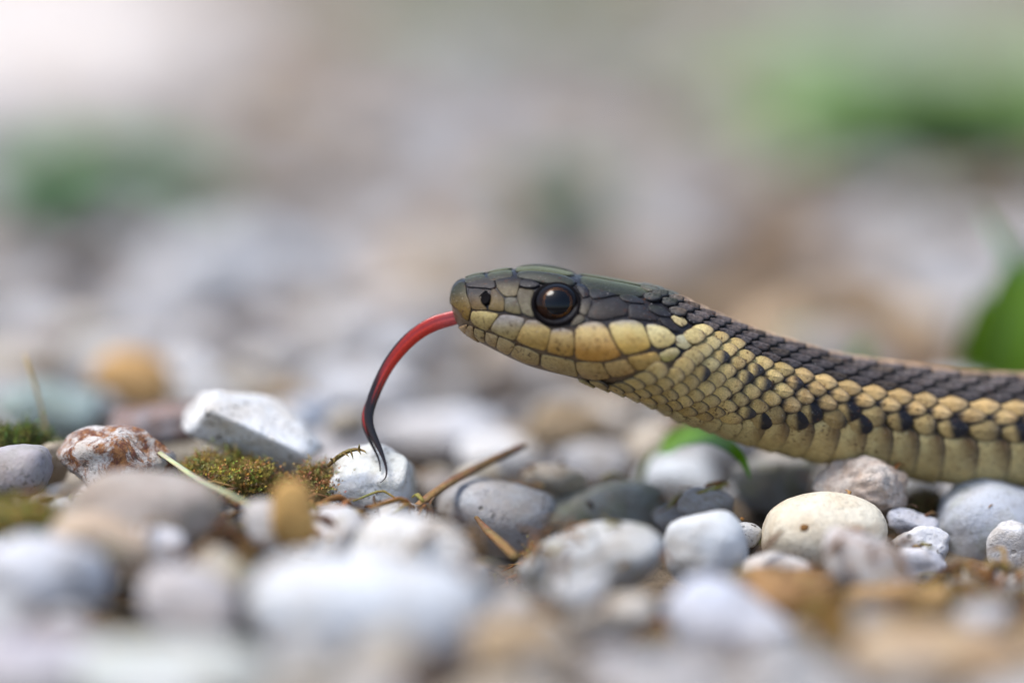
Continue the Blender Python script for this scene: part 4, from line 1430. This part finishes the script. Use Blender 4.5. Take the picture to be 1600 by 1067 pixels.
def moss_clump(label, px, py, y, wpx, hpx, nst, col, col2, seed, dark=(0.10, 0.08, 0.03)):
    """a cushion with leafy shoots growing out of it"""
    r_ = random.Random(seed)
    s = scale_at(y)
    c0 = at_y(px, py, y)
    A, Bq, Cq = wpx * s / 2, wpx * s / 2.6, hpx * s
    V, F, C = [], [], []
    d, f = ICO[3]
    o_ = Vector((seed * 3.1, 1.7, 0))
    for q in d:
        k = 0.80 + 0.55 * noise.noise(Vector(q) * 2.2 + o_)
        V.append((c0.x + q[0] * A * k, c0.y + q[1] * Bq * k, c0.z - Cq * 0.45 + q[2] * Cq * 0.78 * k))
        C.append(mixc(dark, col, 0.35 + 0.5 * noise.noise(Vector(q) * 5 + o_)))
    F += list(f)
    for _ in range(nst):
        a = r_.uniform(0, 2 * math.pi)
        el = math.asin(r_.uniform(-0.1, 1))
        q = Vector((math.cos(a) * math.cos(el), math.sin(a) * math.cos(el), math.sin(el)))
        k = 0.80 + 0.55 * noise.noise(q * 2.2 + o_)
        p = Vector((c0.x + q.x * A * k, c0.y + q.y * Bq * k, c0.z - Cq * 0.45 + q.z * Cq * 0.78 * k))
        dirn = (q + Vector((r_.uniform(-0.7, 0.7), r_.uniform(-0.7, 0.7), r_.uniform(0, 0.5)))).normalized()
        ln = r_.uniform(0.07, 0.20) * (1.5 if r_.random() < 0.15 else 1)
        cc = mixc(col, col2, r_.random())
        cc = tuple(v * r_.uniform(0.6, 1.25) for v in cc)
        side = dirn.cross(Vector((r_.uniform(-1, 1), r_.uniform(-1, 1), 0.4))).normalized()
        nl_ = 7
        for m_ in range(nl_):
            t = m_ / nl_
            b = p + dirn * (ln * t) + Vector((0, 0, -0.05 * t * t))
            ang = m_ * 2.4
            ld = (dirn * 0.8 + Matrix.Rotation(ang, 3, dirn) @ side).normalized()
            w_ = dirn.cross(ld).normalized() * 0.010
            L_ = 0.062 * (1 - 0.4 * t)
            i0 = len(V)
            V += [tuple(b - w_), tuple(b + ld * L_ * 0.5 + w_ * 0.6 + dirn * 0.004), tuple(b + ld * L_), tuple(b + w_)]
            C += [tuple(v * 0.75 for v in cc), cc, cc, cc]
            F.append((i0, i0 + 1, i0 + 2, i0 + 3))
    ob = mesh('moss', np.array(V), F, M_MOSS, None, C)
    return tag(ob, label, 'moss')


MY, MO, MG = (0.44, 0.35, 0.07), (0.38, 0.26, 0.10), (0.30, 0.29, 0.05)
moss_clump('olive yellow moss cushion under the white wedge-shaped stone', 338, 742, 0.05, 230, 92, 2000, MY, MO, 1)
moss_clump('small golden moss tuft against the tilted straw', 300, 775, -0.3, 90, 50, 500, MG, MY, 2)
moss_clump('golden brown moss tuft between wedge stone and chalky block', 500, 748, -0.1, 90, 50, 500, (0.40, 0.27, 0.09), MO, 3)
moss_clump('rusty moss curls in front of the grey stained pebble', 862, 872, -0.85, 80, 46, 350, (0.50, 0.28, 0.09), (0.35, 0.27, 0.07), 4)
moss_clump('dark green moss by the foot of the dry stalk', 25, 690, 0.3, 120, 80, 700, (0.12, 0.18, 0.04), (0.20, 0.22, 0.05), 5)
moss_clump('yellow moss tuft against the largest blue-white pebble', 785, 950, -3.0, 90, 130, 500, (0.36, 0.27, 0.05), MO, 6)
moss_clump('olive moss before the grey-violet pebble', 30, 800, -1.9, 150, 60, 500, (0.36, 0.33, 0.06), MO, 7)
moss_clump('ochre moss and chaff heap before the white flattish pebble', 1510, 945, -2.4, 270, 100, 1100, (0.40, 0.26, 0.09), (0.28, 0.16, 0.07), 8)
moss_clump('brown ochre chaff heap beside the smooth brown pebble', 1320, 965, -3.1, 260, 110, 1000, (0.42, 0.27, 0.08), (0.32, 0.19, 0.07), 9)
moss_clump('brown chaff heap between the grey pebble and the largest one', 865, 965, -3.0, 200, 110, 800, (0.33, 0.21, 0.09), (0.22, 0.13, 0.06), 10)
moss_clump('brown leaf litter heap behind the grey-lavender pebble', 350, 850, -1.7, 170, 90, 700, (0.24, 0.13, 0.07), (0.30, 0.19, 0.09), 11)
moss_clump('light brown moss patch under the snake body', 1440, 790, 0.8, 140, 50, 400, (0.26, 0.17, 0.06), MO, 12)

# the little moss sprig lying on the chalky block
sp = empty('moss_sprig', at_y(545, 712, -0.25), 'small brown moss sprig lying on top of the chalky white block', 'moss')
WORLD_AT[sp.name] = np.array(sp.location)
tube('stem', pxs([(512, 728, -0.30), (528, 714, -0.30), (546, 704, -0.30), (562, 702, -0.30), (570, 706, -0.32)]), [0.018, 0.022, 0.02, 0.014, 0.004], ((0.20, 0.14, 0.05), (0.24, 0.18, 0.06)), M_MOSS, sp, 6)
rr = random.Random(3)
for t in range(14):
    x = 518 + t * 3.6
    yy = 722 - 20 * math.sin((x - 512) / 58 * 1.9)
    dx, dy = rr.uniform(-4, 10), rr.uniform(-2, 16) if t % 3 else rr.uniform(-9, 2)
    tube('frond', pxs([(x, yy, -0.31), (x + dx * 0.6, yy + dy * 0.4, -0.35), (x + dx, yy + dy, -0.36)]), [0.012, 0.011, 0.002], ((0.22, 0.16, 0.05), (0.30, 0.22, 0.08)), M_MOSS, sp, 5, 0.5)


def blade(name, pts, halfw, col, col2, parent, fold=0.25, facing=None):
    """a leaf blade: base to tip along pts, with a folded midrib"""
    P = np.array([tuple(p) for p in pts], float)
    Q = catmull(P, max(3, 20 / max(0.5, np.linalg.norm(P[-1] - P[0]))))
    m = len(Q)
    T = np.gradient(Q, axis=0)
    T /= np.linalg.norm(T, axis=1)[:, None] + 1e-9
    V, C, F = [], [], []
    fa = np.array(facing if facing is not None else (0.2, -1, 0.3), float)
    for i in range(m):
        t = i / (m - 1)
        wv = halfw * (math.sin(math.pi * min(1, 0.12 + 0.88 * t) ** 0.75) ** 0.8 + 0.02) * (1 if t < 1 else 0.02)
        s = np.cross(T[i], fa)
        s /= np.linalg.norm(s) + 1e-9
        up = np.cross(s, T[i])
        for b in (-1, -0.5, 0, 0.5, 1):
            V.append(Q[i] + s * wv * b + up * (abs(b) * fold * wv))
            c = mixc(col, col2, t)
            C.append(tuple(v * (1.0 - 0.12 * abs(b)) if b else v * 1.25 for v in c))
    for side in (0, 1):
        pass
    n = 5
    for i in range(m - 1):
        for b in range(4):
            F.append((i * n + b, i * n + b + 1, (i + 1) * n + b + 1, (i + 1) * n + b))
    # thin underside
    N0 = len(V)
    for q in list(V):
        V.append(np.array(q) + np.array([0, 0.006, -0.006]))
    C += [tuple(v * 0.9 for v in c) for c in C]
    F += [tuple(k + N0 for k in reversed(f)) for f in F]
    return mesh(name, np.array(V), F, M_LEAF, parent, C)


GR, GR2 = (0.10, 0.22, 0.02), (0.16, 0.30, 0.03)
e = empty('seedling', at_y(1000, 760, 1.5), 'small curved green leaf poking up under the snake neck', 'plant')
WORLD_AT[e.name] = np.array(e.location)
blade('leaf', pxs([(1035, 698, 1.3), (1072, 685, 1.0), (1110, 685, 0.7), (1142, 700, 0.45), (1162, 722, 0.35), (1173, 750, 0.3)]), 0.115, (0.12, 0.24, 0.02), (0.11, 0.27, 0.003), e, facing=(0.3, -1, 0.5))
tube('stem', pxs([(1000, 760, 1.5), (1012, 720, 1.4), (1035, 698, 1.3)]), [0.025, 0.022, 0.02], (GR, GR), M_LEAF, e, 6)


def weed(label, px, py, y, n, hpx, wpx, col, col2, seed, lw=0.16, lean=0.6):
    r_ = random.Random(seed)
    s = scale_at(y)
    b0 = at_y(px, py, y)
    e = empty('weed', b0, label, 'plant', 'green weeds in the gravel')
    WORLD_AT[e.name] = np.array(e.location)
    for i in range(n):
        a = r_.uniform(0, 2 * math.pi)
        rad = wpx * s * 0.5 * r_.uniform(0.3, 1)
        h = hpx * s * r_.uniform(0.55, 1.0)
        st = b0 + Vector((math.cos(a) * rad * 0.25, math.sin(a) * rad * 0.25, -0.15))
        mid = b0 + Vector((math.cos(a) * rad * 0.55, math.sin(a) * rad * 0.55, h * 0.75))
        tip = b0 + Vector((math.cos(a) * rad * 1.05, math.sin(a) * rad * 1.05, h * r_.uniform(0.6, 1.05)))
        j = r_.uniform(0.75, 1.3)
        blade('leaf', [st, st.lerp(mid, 0.5) + Vector((0, 0, h * 0.1)), mid, tip], lw * s / K * r_.uniform(0.7, 1.2),
              tuple(v * j for v in col), tuple(v * j for v in col2), e, facing=(-math.cos(a) * 0.6, -math.sin(a) * 0.6 - 0.4, 1))
    return e


# tall blades beside the body
e = empty('grass_tuft', at_y(1590, 650, 4.5), 'tall bright green grass blades standing behind the snake body', 'plant', 'green weeds in the gravel')
WORLD_AT[e.name] = np.array(e.location)
for k, (L, hw, ca, cb) in enumerate((
    ([(1550, 660, 4.5), (1552, 560, 4.5), (1566, 470, 4.6), (1590, 385, 4.8)], 0.24, (0.10, 0.21, 0.004), (0.14, 0.26, 0.012)),
    ([(1590, 660, 4.2), (1592, 560, 4.2), (1600, 480, 4.3), (1622, 400, 4.5)], 0.34, (0.085, 0.18, 0.003), (0.12, 0.23, 0.008)),
    ([(1680, 620, 4.9), (1630, 480, 4.8), (1580, 400, 4.6), (1528, 322, 4.5)], 0.13, (0.16, 0.36, 0.09), (0.26, 0.50, 0.20)),
    ([(1512, 660, 4.7), (1514, 590, 4.7), (1520, 525, 4.7), (1536, 450, 4.8)], 0.15, (0.10, 0.20, 0.006), (0.14, 0.24, 0.012)),
    ([(1640, 660, 4.4), (1660, 540, 4.6), (1690, 440, 4.8), (1730, 380, 5.0)], 0.30, (0.09, 0.20, 0.006), (0.13, 0.25, 0.012)))):
    blade('leaf', pxs(L), hw, ca, cb, e)
weed('bright green sprout peeping over the snake back', 1338, 590, 4.6, 5, 62, 60, (0.16, 0.34, 0.01), (0.22, 0.40, 0.02), 21, 0.12)
weed('pale grey-green sprout behind the snake neck', 1268, 570, 8.0, 8, 60, 170, (0.22, 0.34, 0.26), (0.30, 0.42, 0.33), 22, 0.18)
weed('broad green weed beyond the oval grey-white stone', 160, 360, 19.0, 110, 130, 400, (0.06, 0.19, 0.045), (0.10, 0.27, 0.07), 23, 0.36)
weed('small dark green weed standing above the snake head', 872, 375, 17.0, 50, 110, 190, (0.03, 0.11, 0.035), (0.05, 0.15, 0.05), 24, 0.28)
weed('wide green weed patch beyond the grass blades', 1500, 290, 25.0, 80, 210, 900, (0.11, 0.22, 0.05), (0.18, 0.30, 0.08), 25, 0.36)
weed('second green weed patch beyond the wide one', 1440, 150, 38.0, 44, 90, 620, (0.11, 0.21, 0.04), (0.18, 0.28, 0.06), 26, 0.34)
weed('pale green weed far behind the snake head', 880, 70, 52.0, 44, 110, 460, (0.16, 0.27, 0.10), (0.24, 0.36, 0.16), 27, 0.28)
weed('light green weed far beyond the tongue', 640, 30, 58.0, 34, 90, 260, (0.12, 0.27, 0.07), (0.18, 0.36, 0.10), 28, 0.28)
weed('olive weed beside the broad green weed', 15, 345, 20.0, 10, 100, 120, (0.12, 0.11, 0.02), (0.16, 0.14, 0.03), 29, 0.24)

# loose chaff and needles between the stones
r_ = random.Random(77)
Vs, Fs, Cs = [], [], []
SPOTS = []
for _ in range(1500):
    y = -7 + 15 * r_.random()
    half = 0.1286 * (DIST + y) + 0.5
    SPOTS.append((r_.uniform(-half, half), y, False))
for px, py, y, sx, sy, n_ in ((330, 800, -0.9, 0.5, 0.5, 200), (420, 850, -1.6, 0.6, 0.4, 220), (480, 775, -0.4, 0.25, 0.3, 90), (320, 735, -0.1, 0.35, 0.2, 60), (730, 860, -1.0, 0.5, 0.4, 140), (700, 960, -3.0, 0.8, 0.5, 160), (250, 900, -2.8, 0.8, 0.5, 140), (950, 920, -2.5, 0.8, 0.4, 140), (1540, 905, -1.7, 0.5, 0.4, 130),
                              (1440, 930, -2.2, 0.7, 0.4, 90), (1150, 800, 0.3, 0.4, 0.4, 40), (860, 850, -0.6, 0.25, 0.2, 40), (80, 760, -0.6, 0.5, 0.3, 50), (830, 760, 1.4, 0.7, 0.5, 40), (1420, 800, 0.5, 0.4, 0.3, 50)):
    c = at_y(px, py, y)
    for _ in range(n_):
        SPOTS.append((c.x + r_.gauss(0, sx), c.y + r_.gauss(0, sy), True))
for n_c, (x, y, clus) in enumerate(SPOTS):
    if not clus and occludes(x, y, 0.0, 0.15, 0.08): continue
    ii, jj = int((x - GX0) / CELL), int((y - GY0) / CELL)
    z = float(HM[jj, ii])
    if z > ((0.36 if clus else 0.15) if y < 1 else 0.0): continue
    ln = r_.uniform(0.06, 0.22) if r_.random() < 0.6 else r_.uniform(0.2, 0.5)
    a = r_.uniform(0, math.pi)
    d = Vector((math.cos(a), math.sin(a), r_.uniform(-0.2, 0.45))) * ln
    p = Vector((x, y, z + 0.02))
    wv = r_.uniform(0.010, 0.032)
    col = r_.choice([(0.17, 0.09, 0.045), (0.28, 0.15, 0.05), (0.09, 0.055, 0.035), (0.40, 0.25, 0.09), (0.30, 0.25, 0.07), (0.34, 0.16, 0.05)])
    bend = Vector((r_.uniform(-0.2, 0.2), r_.uniform(-0.2, 0.2), r_.uniform(0, 0.3))) * ln
    v, f, c = tube('', [p - d * 0.5, p + bend, p + d * 0.5], [wv * 0.7, wv, wv * 0.3], (col, col), None, None, 5, r_.choice([0.3, 0.6, 0.9]), 0.2, n_c, False)
    b = len(Vs)
    Vs += [tuple(q) for q in v]
    Fs += [tuple(k + b for k in q) for q in f]
    Cs += c
tag(mesh('chaff', np.array(Vs), Fs, M_WOOD, None, Cs, center=(0, 0, 0)), 'loose brown plant chaff and needles between the pebbles', 'litter', kind='stuff')
print('scales', count, 'fill', len(FILL))
